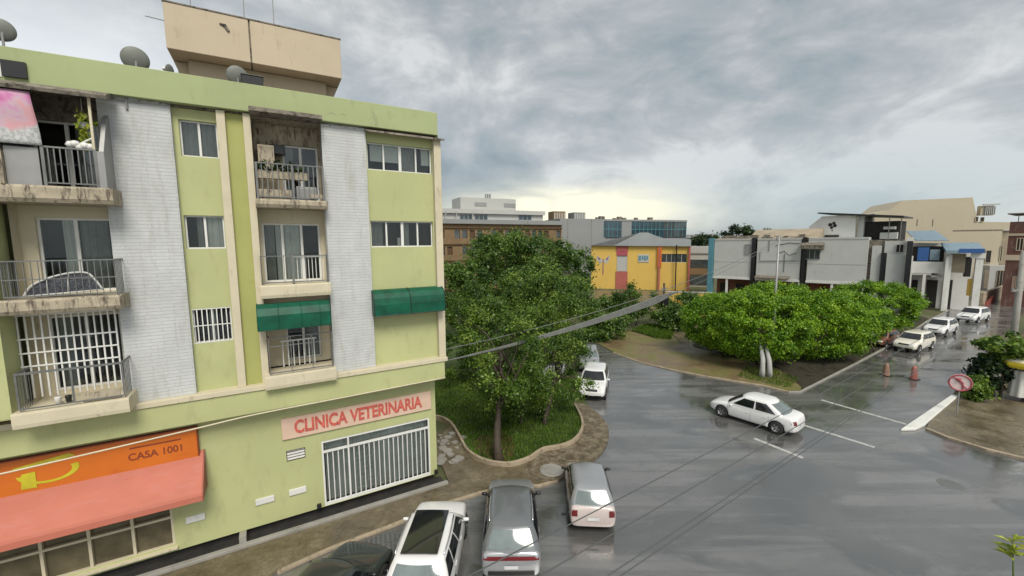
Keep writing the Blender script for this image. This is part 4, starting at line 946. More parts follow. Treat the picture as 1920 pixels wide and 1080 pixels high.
# ------------------------------------------------------------------ cars
def make_car(label, loc, az, paint, kind='hatch', L=4.1, Wd=1.7, H=1.5, glass='carglass', roofm=None, group='parked cars', rear_light='std', trim=None, plate=True, rail=False, rglass=None):
    root = empty('parked_car' if kind != 'sedan' or group else 'car', loc, R(90-az), label, 'car', group)
    w = Wd/2; h = L/2; P = M[paint]
    if kind == 'sedan':
        st = [(-h, .60, .66, .36), (-h+.05, .86, .82, .28), (-h+.18, 1.0, .92, .22), (-h+.75, 1.04, .98, .2), (-.9, .98, 1, .18), (0, .93, 1, .18), (.75, .93, 1, .18), (h-1.0, .90, .98, .2), (h-.45, .80, .93, .22), (h-.14, .68, .80, .26), (h-.02, .56, .62, .32), (h, .48, .5, .36)]
        gh = dict(xf0=1.22, xf1=.30, xr0=-1.78, xr1=-.86, zb=.80)
    elif kind == 'suv':
        st = [(-h, .70, .86, .42), (-h+.03, 1.0, .94, .34), (-h+.12, 1.10, .975, .30), (-h+.6, 1.10, 1, .27), (-.8, 1.07, 1, .25), (0, 1.05, 1, .25), (.75, 1.05, 1, .25), (h-1.0, 1.04, .985, .27), (h-.35, .95, .94, .29), (h-.08, .78, .86, .34), (h, .60, .76, .42)]
        gh = dict(xf0=1.05, xf1=.35, xr0=-h+.10, xr1=-h+.55, zb=.98)
    else:
        st = [(-h, .62, .84, .36), (-h+.03, .92, .93, .28), (-h+.12, 1.0, .97, .24), (-h+.6, 1.0, 1, .2), (-.8, .98, 1, .19), (0, .95, 1, .19), (.75, .95, 1, .19), (h-.9, .92, .985, .2), (h-.35, .83, .94, .23), (h-.08, .68, .86, .28), (h, .54, .76, .36)]
        gh = dict(xf0=1.05, xf1=.4, xr0=-h+.12, xr1=-h+.5, zb=.88)
    bm = bmesh.new(); rings = []
    for (x, zt, wf, zb) in st:
        W_ = w*wf; hs = [(0, zb), (.55*W_, zb), (.88*W_, zb+.01), (.97*W_, zb+.10), (W_, zb+(zt-zb)*.45), (.985*W_, zt-(zt-zb)*.22), (.93*W_, zt-.03), (.80*W_, zt), (.4*W_, zt+.018), (0, zt+.024)]
        full = hs+[(-y, z) for y, z in reversed(hs[1:-1])]
        rings.append([bm.verts.new((x, y, z)) for y, z in full])
    n = len(rings[0])
    for a, b in zip(rings, rings[1:]):
        for i in range(n): bm.faces.new((a[i], a[(i+1) % n], b[(i+1) % n], b[i]))
    for rr, fl in ((rings[0], False), (rings[-1], True)):
        m_ = 9
        for i in range(m_):
            q = [rr[i], rr[i+1], rr[(n-i-1) % n], rr[(n-i) % n]]; q2 = []
            for v_ in q:
                if v_ not in q2: q2.append(v_)
            if len(q2) > 2: bm.faces.new(q2)
    bmesh.ops.recalc_face_normals(bm, faces=bm.faces)
    me = bpy.data.meshes.new('body'); bm.to_mesh(me); bm.free(); me.materials.append(P); me.materials.append(M['black'])
    o = bpy.data.objects.new('body', me); COL.objects.link(o)
    ss = o.modifiers.new('s', 'SUBSURF'); ss.levels = 2; ss.render_levels = 2
    wb = L*.30; wr = .33 if kind != 'suv' else .37; wx = (-wb-.02, wb+.06)
    cb = MB()
    for x in wx:
        for s in (-1, 1): cb.tube([(x, s*(w-.26), wr), (x, s*(w+.3), wr)], wr+.055, 28, m=1)
    cut = cb.build('cut', [P, M['black']])
    bo = o.modifiers.new('b', 'BOOLEAN'); bo.object = cut; bo.operation = 'DIFFERENCE'; bo.solver = 'EXACT'
    bpy.context.view_layer.update(); dg = bpy.context.evaluated_depsgraph_get()
    m2 = bpy.data.meshes.new_from_object(o.evaluated_get(dg)); o.modifiers.clear(); o.data = m2; m2.name = 'body'; bpy.data.objects.remove(cut)
    m2.polygons.foreach_set('use_smooth', [p.material_index == 0 for p in m2.polygons]); o.parent = root
    b2 = bmesh.new(); b2.from_mesh(m2); bv = BVHTree.FromBMesh(b2); b2.free()
    def sidey(x, z, s):
        r_ = bv.ray_cast(Vector((x, s*3, z)), Vector((0, -s, 0))); return r_[0].y if r_[0] else s*w
    def endx(y, z, s):
        r_ = bv.ray_cast(Vector((s*5, y, z)), Vector((-s, 0, 0))); return r_[0].x if r_[0] else s*h
    # greenhouse
    w0, w1 = w*.93, w*.72; zb = gh['zb']; zr = H-.075
    def S(side, s, v):
        xf = gh['xf0']+(gh['xf1']-gh['xf0'])*v**1.12; xr = gh['xr0']+(gh['xr1']-gh['xr0'])*(v**1.3); W_ = w0+(w1-w0)*v**1.7; z = zb+(zr-zb)*v
        if side == 'f': y = W_*(1-2*s); return Vector((xf+(.24 if kind == 'sedan' else .15)*(1-(y/W_)**2)-.03, y, z))
        if side == 'r': y = -W_*(1-2*s); return Vector((xr-(.22 if kind == 'sedan' else .10)*(1-(y/W_)**2)+.03, y, z))
        x = (xf-.03)+(xr+.03-xf+.03)*s; bow = .035*math.sin(math.pi*s)
        return Vector((x, (W_+bow)*(-1 if side == 'R' else 1), z)) if side == 'R' else Vector((x, W_+bow, z))
    g = MB(); lv = [0, .25, .5, .75, .9, 1.]; NF, NS = 8, 12; ring = []
    def ringpts(v):
        p = [S('f', i/NF, v) for i in range(NF)]+[S('R', i/NS, v) for i in range(NS)]+[S('r', i/NF, v) for i in range(NF)]+[S('L', 1-i/NS, v) for i in range(NS)]
        return p
    rs = [ringpts(v) for v in lv]; top = rs[-1]; cx = sum((p.x for p in top))/len(top)
    for f_, dz in ((.94, .032), (.78, .056), (.48, .076), (.16, .084)): rs.append([Vector((cx+(p.x-cx)*f_, p.y*f_, p.z+dz)) for p in top])
    k = len(rs[0])
    for r_ in rs: g.v += [tuple(p) for p in r_]
    for i in range(len(rs)-1):
        for j in range(k): g.f.append((i*k+j, (i+1)*k+j, (i+1)*k+(j+1) % k, i*k+(j+1) % k)); g.m.append(0)
    g.v.append((cx, 0, top[0].z+.085)); ci = len(g.v)-1
    for j in range(k): g.f.append(((len(rs)-1)*k+j, ci, (len(rs)-1)*k+(j+1) % k)); g.m.append(0)
    cab = g.build('roof', M[roofm] if roofm else P, root, smooth=True)
    def pane(side, s0, s1, v0, v1, nm, mt, off=.012):
        d = {'f': Vector((.75, 0, .5)), 'r': Vector((-.75, 0, .5)), 'R': Vector((0, -1, .3)), 'L': Vector((0, 1, .3))}[side]*off
        q = MB(); q.grid(lambda a, b: S(side, s0+(s1-s0)*a, v0+(v1-v0)*b)+d, 8, 4); return q.build(nm, mt, root, smooth=True)
    GL = M[glass]
    pane('f', .06, .94, .2, .95, 'windshield', GL); pane('r', .09, .91, .26, .93, 'rear_window', M[rglass] if rglass else GL)
    for sd in ('R', 'L'):
        if kind == 'sedan': cuts = [(.06, .48), (.52, .90)]
        else: cuts = [(.06, .40), (.43, .70), (.73, .93)]
        for a, b_ in cuts: pane(sd, a, b_, .30 if kind == 'sedan' else .26, .90, 'side_window', GL)
    # wheels
    for x in wx:
        for s in (-1, 1):
            Mx = Matrix.Rotation(R(-90*s), 3, 'X'); t = MB().lathe([(wr*.62, -.1), (wr*.93, -.1), (wr, -.07), (wr, .07), (wr*.93, .1), (wr*.62, .1)], 28, c=(x, s*(w-.12), wr), M=Mx).build('wheel', M['tyre'], root, smooth=True)
            q = MB().lathe([(wr*.64, .095), (wr*.6, .07), (wr*.55, .045), (wr*.2, .05), (0, .06)], 24, c=(x, s*(w-.12), wr), M=Mx)
            rim = q.build('rim', M['rim'], t, smooth=True)
            q = MB()
            for j in range(5):
                a = j*2*math.pi/5+.3; ca, sa = math.cos(a), math.sin(a); yy = s*(w-.12)+s*.075
                q.tube([(x+ca*wr*.28, yy, wr+sa*wr*.28), (x+ca*wr*.5, yy-s*.01, wr+sa*wr*.5)], wr*.1, 6)
            q.build('rim_opening', M['black'], t)
    # lights, bumpers, plate, trim
    zl = st[2][1]-.17
    def patch(y0, y1, z0, z1, s, nm, mt, off=.012, nn=4):
        q = MB(); q.grid(lambda a, b: (lambda y, z: Vector((endx(y, z, s)+s*off, y, z)))(y0+(y1-y0)*a, z0+(z1-z0)*b), nn, 3); return q.build(nm, mt, root, smooth=True)
    for s in (-1, 1):
        if rear_light == 'bar': patch(s*w*.20, s*w*.90, zl-.06, zl+.05, -1, 'tail_light', M['tail'])
        else: patch(s*w*.66, s*w*.90, zl-.16, zl+.05, -1, 'tail_light', M['tail'])
        fz = st[-3][1]-.2; patch(s*w*.45, s*w*.80, fz-.02, fz+.10, 1, 'headlight', M['lamp'])
    if rear_light == 'bar': patch(-w*.2, w*.2, zl-.06, zl+.05, -1, 'tail_light_strip', M['tail'])
    patch(-w*.4, w*.4, fz-.06, fz+.06, 1, 'grille', M['black'], nn=6)
    patch(-w*.75, w*.75, .34 if kind != 'suv' else .42, .46 if kind != 'suv' else .56, -1, 'bumper', M[trim or 'black'], off=.02, nn=10)
    patch(-w*.7, w*.7, .36, .46, 1, 'bumper', M['black'], off=.02, nn=10)
    if plate:
        for s, zz in ((-1, .60 if kind != 'suv' else .68), (1, .50)): patch(-.2, .2, zz-.055, zz+.055, s, 'licence_plate', M['plate'], off=.03, nn=2)
    for s in (-1, 1):
        q = MB(); x = gh['xf0']-.35; q.lathe([(0, -.1), (.05, -.08), (.06, 0), (.05, .08), (0, .1)], 10, c=(x, s*(w+.06), zb+.12), M=Matrix.Rotation(R(90), 3, 'X')); q.tube([(x, s*w*.92, zb+.06), (x, s*(w+.06), zb+.1)], .025, 6)
        q.build('mirror', P if paint in ('pw', 'pcream') else M['black'], root, smooth=True)
        q = MB(); zt = zb+.02; zbm = st[5][3]+.12
        xs_ = [gh['xf0']-.12, -.05, -1.05] if kind != 'sedan' else [gh['xf0']-.12, -.12, -1.0]
        for x in xs_:
            q.tube([(x, sidey(x, z, s), z) for z in np.linspace(zbm, zt, 6)], .006, 4)
        q.build('door_seam', M['black'], root)
        for x in xs_[1:]:
            hx = x+.16; y = sidey(hx, zb-.08, s); MB().box(hx-.08, hx+.08, y-.015, y+.015, zb-.1, zb-.07).build('door_handle', P, root)
        if rail:
            q = MB(); q.tube([S('L' if s > 0 else 'R', t, 1.)+Vector((0, 0, .05)) for t in (.08, .3, .6, .92)], .022, 6); q.build('roof_rail', M['chrome'], root, smooth=True)
    return root, S
r_, l_ = G(1450, 812), G(1358, 783); hd = (l_-r_).normalized(); az = math.degrees(math.atan2(hd.x, hd.y))
right = Vector((hd.y, -hd.x, 0)); c = (r_+l_)/2+right*.80
make_car('white sedan crossing the wet junction, seen from its left rear', (c.x, c.y, .004), az, 'pw', 'sedan', 4.5, 1.78, 1.53, group=None, rglass='carglassl', trim='pw')
G3 = 'cars parked nose in beside the green block'
def park(px, py, az, L, **k):        # px,py: middle of the rear bumper on the ground
    p = G(px, py); d = Vector((math.sin(R(az)), math.cos(R(az)), 0)); c = p+d*L/2; return (c.x, c.y, .004)
L=3.6; make_car('small old silver and pinkish white hatchback, rightmost of the cars by the block', park(1112, 1004, 4, L), 4, 'pk', 'hatch', L, 1.62, 1.45, group=G3, roofm='ps', rglass='carglassl', trim='pk')
L=4.4; make_car('grey suv with a red light bar across its white tailgate', park(959, 1104, 0, L), 0, 'ps', 'suv', L, 1.80, 1.62, group=G3, roofm='pgr', rear_light='bar', rail=True, rglass='carglassl')
L=4.4; r_, S = make_car('white suv with black glass roof and silver roof rails', park(778, 1187, 1, L), 1, 'pw', 'suv', L, 1.84, 1.64, group=G3, rail=True, rglass='carglassl')
q = MB(); q.grid(lambda a, b: (lambda P_: Vector((P_.x, P_.y, P_.z+.100)))(Vector((0.30-1.85*b, (a-.5)*1.02, 1.60-.012*(2*a-1)**2))), 6, 8); q.build('glass_roof', M['carglass'], r_, smooth=True)
L=4.4; make_car('dark car at the bottom edge, leftmost of the cars by the block', park(490, 1340, 13, L), 13, 'pd', 'hatch', L, 1.78, 1.5, group=G3)
G4 = 'cars parked along the side street'
def side_car(px, py, az, **k): p = G(px, py); return (p.x, p.y, .004)
make_car('white suv with dark windows under the island tree, nearest in its row', side_car(1114, 733, 190), 196, 'pw', 'suv', 4.2, 1.8, 1.62, group=G4)
make_car('dirty silver car half hidden by leaves behind the white suv', side_car(1104, 686, 190), 190, 'ps', 'hatch', 4.1, 1.7, 1.48, group=G4, glass='carglassl')
make_car('silver car mostly covered by the island tree leaves', side_car(1040, 702, 190), 190, 'ps', 'hatch', 4.1, 1.7, 1.48, group=G4)
G5 = 'cars parked along the main street kerb'
def fcar(px, py): p = G(px, py); return (p.x, p.y, .004)
make_car('cream and white suv nearest of the cars on the main street', fcar(1712, 655), 242, 'pcream', 'suv', 4.4, 1.8, 1.66, group=G5)
make_car('silvery white van like car second along the main street', fcar(1762, 626), 240, 'pw', 'suv', 4.5, 1.8, 1.7, group=G5)
make_car('white suv furthest along the main street', fcar(1823, 602), 244, 'pw', 'suv', 4.6, 1.9, 1.75, group=G5)
make_car('rusty red car parked in the shade of the clipped trees', fcar(1652, 646), 240, 'pred', 'hatch', 4.0, 1.65, 1.45, group=G5)

# ------------------------------------------------------------------ street furniture
def cone(px, py, label, h=1.0, m='cone'):
    p = G(px, py); e = empty('traffic_cone', (p.x, p.y, .004), .3, label, 'traffic cone', 'traffic cones on the main street')
    MB().lathe([(.23, .04), (.2, .2), (.17, h*.6), (.12, h*.95), (.09, h), (0, h)], 16).build('body', M[m], e, smooth=True)
    MB().box(-.27, .27, -.27, .27, 0, .045).build('base', M['black'], e, bevel=.01)
cone(1713, 711, 'bright red traffic cone standing alone on the road', .95)
M['conef'] = plain('faded_cone_plastic', (.26, .15, .10), .6, var=.1, bmp=0)
cone(1661, 704, 'faded brown red cone left of the bright one', .9, 'conef')
# round sign
p = G(1794, 775, .1); e = empty('road_sign', (p.x, p.y, .1), R(-38), 'round faded pink no turn sign with a red ring at the corner kerb', 'road sign')
MB().tube([(0, .03, 0), (0, .03, 2.35)], .035, 8).build('post', M['greym'], e)
MB().lathe([(0, -.012), (.5, -.012), (.5, .012), (0, .012)], 32, c=(0, 0, 1.8), M=Matrix.Rotation(R(90), 3, 'X')).build('plate', M['signw'], e)
ring = MB(); pts = [(.45*math.cos(t), -.02, 1.8+.45*math.sin(t)) for t in np.linspace(0, 2*math.pi, 33)]; ring.tube(pts, .045, 6); ring.build('ring', M['signr'], e, smooth=True)
ar = MB(); ar.tube([(.12, -.02, 1.45), (.10, -.02, 1.82), (-.08, -.02, 2.0)], .045, 6); ar.tube([(-.02, -.02, 1.96), (-.24, -.02, 2.06)], [.13, .01], 6); ar.tube([(-.3, -.025, 2.11), (.3, -.025, 1.49)], .03, 6); ar.build('symbol', M['signr'], e)
# utility poles
def pole(px, py, h, r, label, m='concrete', arms=(), z0=0):
    p = G(px, py); e = empty('utility_pole', (p.x, p.y, 0), R(20), label, 'pole')
    MB().tube([(0, 0, 0), (0, 0, h)], [r, r*.6], 12).build('post', M[m], e, smooth=True)
    for z, l in arms:
        a = MB(); a.box(-l/2, l/2, -.05, .05, z-.06, z+.06)
        for x in (-l*.45, -l*.15, l*.15, l*.45): a.tube([(x, 0, z+.06), (x, 0, z+.2)], .035, 8)
        a.build('crossarm', M['greym'], e)
    return p
pA = pole(1446, 688, 10.4, .11, 'thin grey pole rising through the clipped trees', 'greym', arms=((10.1, .5),))
pB = pole(1889, 722, 9.2, .22, 'thick pale grey pole at the right edge of the view', 'concrete', arms=((6.55, 1.9),))
pC = pole(1243, 607, 5.0, .2, 'short dark pole with a box at the end of the cables', 'bark', arms=((4.3, .9),))
m = MB().box(-.4, .4, -.3, .2, 2.3, 3.5).build('junction_box', M['black'], None, bevel=.04); m.location = (pC.x, pC.y-.3, 0); tag(m, 'dark junction box on the short pole below the cables', 'junction box')
# cables
def sag(a, b, s, n=22): return [a.lerp(b, i/n)-Vector((0, 0, s*4*(i/n)*(1-i/n))) for i in range(n+1)]
st_ = BL(.38, -.15, 5.32); end = Vector((pA.x, pA.y, 9.9))
cbm = MB()
full = sag(st_, end, .85, 40)
for k in range(5):
    t_ = [p+Vector((0, 0, (k-2)*.095*min(1, i/20))) for i, p in enumerate(full[:20])]; cbm.tube(t_+[full[22]], [.024+.024*min(1, i/20) for i in range(len(t_))]+[.012], 6)
cbm.tube(full, .012, 5)
tag(cbm.build('cable_bundle', M['cable'], smooth=True), 'thick grey bundle of cables strung from the block corner over the trees', 'cables')
cbm = MB(); cbm.tube(sag(BL(.36, -.1, 5.78), end+Vector((0, 0, .1)), .72, 40), .016, 6)
tag(cbm.build('cable', M['cable'], smooth=True), 'thin pale wire just above the thick cable bundle', 'cable')
def bp(px, py, y):                       # point in a plane parallel to the facade
    o = Vector((0, 0, EYE)); d = ray(px, py); t = (P0+BY*y-o).dot(BY)/d.dot(BY); return o+d*t
cbm = MB(); pts = [bp(-260, 945, -.9), bp(0, 889, -.9), bp(200, 843, -.75), bp(370, 803, -.55), bp(480, 777, -.4), bp(640, 746, -.28), bp(835, 708, -.26)]
cbm.tube(smooth_line(pts, 5), .024, 6); tag(cbm.build('cable', M['cream'], smooth=True), 'pale cable crossing in front of the orange sign under the ledge', 'cable')
wd = Vector((math.sin(R(55.5)), math.cos(R(55.5)), 0))
for i, (px, py, lab) in enumerate([(1480, 745, 'highest of the street wires passing over the white sedan'), (1500, 764, 'second street wire, just below the highest'), (1512, 792, 'third street wire, crossing the bright cone side of the road'), (1506, 798, 'lowest of the four street wires over the junction')]):
    z = 6.65; q = G(px, py, z); a = q-wd*26; b_ = q+wd*18
    a.z += .1; m = MB(); m.tube(sag(a, b_, .35+.08*i, 30), .008, 5); tag(m.build('street_wire', M['cabled'], smooth=True), lab, 'wire', 'wires along the main street')
# parasol stall at the right edge
p = G(1916, 750, .1); e = empty('parasol', (p.x, p.y, .1), 0, 'yellow and ivory parasol at the right edge by the dark shrub', 'parasol')
MB().tube([(0, 0, 0), (0, 0, 3.1)], .03, 8).build('pole', M['greym'], e)
MB().lathe([(.02, 2.95), (.5, 2.82), (1.0, 2.62), (1.15, 2.48)], 10).build('canopy', M['paraw'], e)
MB().lathe([(1.15, 2.48), (1.2, 2.28), (1.15, 2.12)], 10).build('valance', M['paray'], e)
MB().lathe([(0, 3.5), (.3, 3.42), (.5, 3.2), (.6, 2.8)], 12).build('cover', M['glass'], e, smooth=True)
e = empty('vendor_cart', (p.x, p.y, .1), .2, 'small vendor cart draped with a pale sheet under the yellow parasol', 'cart')
MB().box(-.5, .5, -.35, .35, .95, 1.0).build('top', M['greym'], e)
m = MB(); m.grid(lambda u, v: ((.62+.12*v)*math.cos(u*6.283)*(1+.05*math.sin(u*60)), (.48+.12*v)*math.sin(u*6.283)*(1+.05*math.sin(u*60)), 1.9-1.6*v), 60, 6); m.build('sheet', M['curtain'], e, smooth=True)
for s in (-1, 1): MB().lathe([(0, -.03), (.22, -.03), (.22, .03), (0, .03)], 20, c=(.3*s, -.3, .22), M=Matrix.Rotation(R(90), 3, 'X')).build('wheel', M['tyre'], e)

# ------------------------------------------------------------------ background buildings
class Fac:
    def __init__(s, name, label, pxl, yl, pxr, yr, group=None):
        a = AT(pxl, 460, yl); b_ = AT(pxr, 460, yr); a.z = b_.z = 0; s.o = a; s.d = (b_-a).normalized(); s.w = (b_-a).length; s.n = Vector((-s.d.y, s.d.x, 0))
        s.e = empty(name, a, math.atan2(s.d.y, s.d.x), label, 'building', group)
    def x(s, px, off=0, py=500): return s.uz(px, py, off)[0]
    def z(s, px, py, off=0): return s.uz(px, py, off)[1]
    def uz(s, px, py, off=0):
        o = Vector((0, 0, EYE)); d = ray(px, py); t = (s.o+s.n*off-o).dot(s.n)/d.dot(s.n); p = o+d*t; return (p-s.o).dot(s.d), p.z
    def rect(s, x0, x1, y0, y1, off=0):        # pixel box to local x0,x1,z0,z1
        a = s.uz(x0, y1, off); b_ = s.uz(x1, y0, off); return a[0], b_[0], a[1], b_[1]
    def P(s, mb, name, mat, parent=None, **k): return mb.build(name, mat, parent or s.e, **k)
    def win(s, x0, x1, z0, z1, y=0, n=2, mat='glassd', fm='greym', fr=.08):
        f = MB(); f.box(x0, x1, y-.06, y+.02, z0, z0+fr); f.box(x0, x1, y-.06, y+.02, z1-fr, z1)
        for i in range(n+1): c = x0+(x1-x0)*i/n; f.box(c-fr/2, c+fr/2, y-.062, y+.018, z0+fr, z1-fr)
        w = s.P(f, 'window', M[fm]); s.P(MB().box(x0, x1, y-.01, y+.0, z0, z1), 'pane', M[mat], w); return w

# brown office block behind the trees
f = Fac('office_block', 'brown office block with a white roof storey behind the trees', 760, 82, 1053, 98)
x0, x1 = 0, f.w; zt = f.z(900, 420); 
W = MB(); rows = [(f.z(900, 428), f.z(900, 436)), ]
ops = []; cols = [(i*(f.w/22)+.25, (i+1)*(f.w/22)-.25) for i in range(22)]
for k in range(4):
    zb_ = zt-3.0-k*3.4
    for i, (a, b_) in enumerate(cols):
        if (i*7+k*3) % 5: ops.append((a, b_, zb_, zb_+1.7))
W.wall(0, f.w, 0, zt, 0, ops, .3); W.face([(f.w, 0, 0), (f.w, 14, 0), (f.w, 14, zt), (f.w, 0, zt)])
f.P(W, 'wall', M['brownl'])
for i, (a, b_, c_, d_) in enumerate(ops): f.P(MB().box(a, b_, .22, .25, c_, d_), 'window', M['glassd'] if i % 3 else M['brown'])
bnd = MB()
for k in range(5): bnd.box(-.05, f.w+.05, -.25, -.01, zt-.95-k*3.4, zt-.7-k*3.4)
f.P(bnd, 'floor_band', M['brown'])
f.P(MB().box(-.3, f.w+.3, -.6, 14.3, zt, zt+.9), 'roof_band', M['dgrey'])
z1 = f.z(900, 393, 3); f.P(MB().box(0, f.x(1018, 3), 3, 13, zt+.9, z1-.9).box(-.3, f.x(1020, 3), 2.4, 13.4, z1-.9, z1), 'roof_storey', M['dimw'])
for (a, b_) in ((862, 885), (890, 914), (972, 996)):
    q = f.rect(a, b_, 402, 413, 3); f.win(q[0], q[1], q[2], q[3], 2.96, 3, 'bluegl', 'dimw')
a = f.x(866, 6); b_ = f.x(968, 6); f.P(MB().box(a, b_, 6, 12, z1, f.z(900, 371, 6)), 'penthouse', M['dimw'])
q = f.rect(890, 912, 380, 386, 6); f.P(MB().box(q[0], q[1], 5.9, 5.98, q[2], q[3]), 'vent_grille', M['dgrey']); q = f.rect(945, 966, 382, 388, 6); f.P(MB().box(q[0], q[1], 5.9, 5.98, q[2], q[3]), 'vent_grille', M['dgrey'])
mm = MB()
for px in (912, 916, 920): a = f.x(px, 8); zz = f.z(px, 371, 8); mm.box(a, a+.3, 8, 8.3, zz-1, zz+.9)
f.P(mm, 'chimney', M['dgrey']); mm = MB()
for px in (838, 858, 888): a = f.x(px, 2.3); mm.tube([(a, 2.2, zt), (a, 2.2, z1-.5)], .08, 6)
f.P(mm, 'post', M['dimw'])
# grey block with blue glass
f = Fac('office_block', 'plain grey block with a dark blue glass upper floor', 1050, 112, 1286, 126)
zt = f.z(1080, 410); a = f.x(1134)
f.P(MB().box(0, a, 0, 20, 0, zt), 'wall', M['dgrey']); q = f.rect(1128, 1284, 416, 445)
f.P(MB().box(a, f.w, .3, 20, 0, q[2]).box(a, f.w, -.2, 20, q[3], q[3]+.5), 'wall', M['dgrey'])
for (p0, p1, mt) in ((1131, 1164, 'bluegl'), (1182, 1242, 'bluegl'), (1242, 1284, 'glassd')):
    w0, w1 = f.x(p0), f.x(p1); g = f.P(MB().box(w0, w1, 0, .25, q[2], q[3]), 'glass_bay', M[mt]); mu = MB(); k = int((w1-w0)/1.3)
    for i in range(k+1): c = w0+(w1-w0)*i/k; mu.box(c-.06, c+.06, -.08, -.003, q[2], q[3])
    mu.box(w0, w1, -.1, -.085, (q[2]+q[3])/2-.08, (q[2]+q[3])/2+.08); f.P(mu, 'mullion', M['teal'], g)
f.P(MB().box(f.x(1164), f.x(1182), -.1, .3, q[2], q[3]), 'pier', M['dgrey'])
sm = MB()
for px in (1118, 1124, 1130, 1150, 1158, 1166, 1190, 1215): c = f.x(px, 4); sm.box(c, c+random.uniform(.5, 1.3), 4, 5, zt-.2, zt+random.uniform(.5, 1.2))
f.P(sm, 'rooftop_plant', M['mould'])
sm = MB(); c = f.x(1056); 
for px in (1064, 1108): c = f.x(px); sm.box(c-.05, c+.05, -.03, -.003, 0, zt)
f.P(sm, 'wall_joint', M['mould'])
for (pa, pb, pt, lab) in ((1038, 1060, 396, 'distant tan tower on the skyline, left of the pair'), (1076, 1097, 398, 'distant grey tower on the skyline, right of the pair')):
    f = Fac('distant_tower', lab, pa, 420, pb, 425, 'towers on the skyline'); zt = f.z(pa, pt)
    f.P(MB().box(0, f.w, 0, 12, 0, zt), 'wall', M['brownl' if pa < 1050 else 'dgrey']); g = MB()
    for i in range(5): g.box(f.w*(i+.25)/5, f.w*(i+.7)/5, -.2, -.02, 0, zt-1.5)
    f.P(g, 'window_strip', M['dimw'])
# yellow school-like building
f = Fac('yellow_building', 'yellow building with an arched grey roof and a red doorway', 1109, 90, 1292, 84)
zt = f.z(1150, 460); q0 = f.rect(1155, 1177, 470, 509); qb = f.rect(1240, 1288, 476, 492)
W = MB(); W.wall(0, f.w, 0, zt, 0, [(f.x(1156), f.x(1176), q0[2], q0[3]), (qb[0], qb[1], qb[2], qb[3])], .3); W.face([(f.w, 0, 0), (f.w, 14, 0), (f.w, 14, zt), (f.w, 0, zt)]); W.face([(0, 14, 0), (0, 0, 0), (0, 0, zt), (0, 14, zt)])
f.P(W, 'wall', M['yellow'])
rf = MB(); prof = [(f.x(1109)-.3, zt)]
for px, py in ((1150, 461), (1160, 452), (1180, 442), (1200, 436), (1215, 436), (1230, 442), (1245, 447), (1270, 447), (1296, 449)): prof.append(f.uz(px, py, -.6))
prof.append((f.w+.3, f.z(1292, 462, -.6))); rf.prism(prof[::-1], -.6, 14); f.P(rf, 'roof', M['roofg'])
rd = MB(); a, b_ = f.x(1154.5), f.x(1177); rd.box(a, b_, -.12, -.005, 0, f.z(1165, 509)); f.P(MB().box(a, b_, -.12, -.005, f.z(1165, 470), zt), 'lintel', M['redp'])
f.P(rd, 'door_surround', M['redp']); q = f.rect(1157, 1176, 479, 508); f.P(MB().box(q[0], q[1], .1, .15, q[2], q[3]), 'door_panel', M['dimw']); q = f.rect(1156, 1177, 470, 479); f.P(MB().box(q[0], q[1], -.1, .2, q[2], q[3]), 'transom', M['signr'])
sg = f.rect(1196, 1217, 477, 492); s_ = f.P(MB().box(sg[0], sg[1], -.1, -.005, sg[2], sg[3]), 'wall_sign', M['dimw'], bevel=.05); g = MB(); ww = sg[1]-sg[0]; hh = sg[3]-sg[2]
for k, (u0, u1) in enumerate(((.08, .28), (.36, .5), (.56, .72), (.78, .92))): g.box(sg[0]+ww*u0, sg[0]+ww*u1, -.14, -.105, sg[2]+hh*(.25+.1*(k % 2)), sg[2]+hh*.8)
f.P(g, 'sign_marks', M['teal'], s_)
bf = MB(); c_ = f.uz(1131, 487)      # painted winged emblem
for s in (-1, 1):
    bf.face([(c_[0], -.03, c_[1]-.2), (c_[0]+s*1.4, -.03, c_[1]+1.0), (c_[0]+s*1.3, -.03, c_[1]+.1), (c_[0]+s*.7, -.03, c_[1]-.9)][::s])
    bf.face([(c_[0]+s*.5, -.04, c_[1]+.1), (c_[0]+s*1.2, -.04, c_[1]+.75), (c_[0]+s*.9, -.04, c_[1]-.1)][::s], 1)
bf.box(c_[0]-.08, c_[0]+.08, -.05, -.01, c_[1]-3.2, c_[1]+.2, 1)
f.P(bf, 'wall_mural', [M['dimw'], M['cardb']])
w = f.win(qb[0], qb[1], qb[2], qb[3], .2, 5, 'glassd', 'dimw')
g = MB(); a = f.x(1232); g.box(a, f.x(1240), -.4, -.01, f.z(1236, 500), zt); f.P(g, 'corner_pillar', M['orange'])
g = MB()
for px in (1234, 1290): a = f.x(px); g.box(a, a+.35, -.45, -.12, 0, zt)
f.P(g, 'rust_column', M['redp']); g = MB(); a = f.x(1267); g.tube([(a, -.6, 0), (a, -.6, zt)], .12, 6); f.P(g, 'drain_pipe', M['black'])
# low orange wall
f = Fac('garden_wall', 'orange yellow garden wall behind the first clipped tree', 1252, 56, 1345, 54); f.e['category'] = 'wall'
z_ = f.z(1290, 549); f.P(MB().box(0, f.w, 0, .3, 0, z_), 'panel', M['yellow']); f.P(MB().box(-.05, f.w+.05, -.05, .35, z_, z_+.12), 'coping', M['dimw'])
# small white infill building
f = Fac('low_building', 'low pale building with window bands between yellow building and teal column', 1290, 92, 1336, 90)
zt = f.z(1310, 463); f.P(MB().box(0, f.w, .4, 10, 0, zt), 'wall', M['dimw'])
for (a, b_, m_) in ((476, 474, 'dgrey'), (502, 487, 'glassd'), (533, 518, 'glassd')): q = f.rect(1292, 1334, b_, a); f.P(MB().box(q[0], q[1], .2, .39, q[2], q[3]), 'window_band', M[m_])
f.P(MB().box(0, f.w, .1, .39, f.z(1310, 515), f.z(1310, 503)), 'spandrel', M['brownl'])
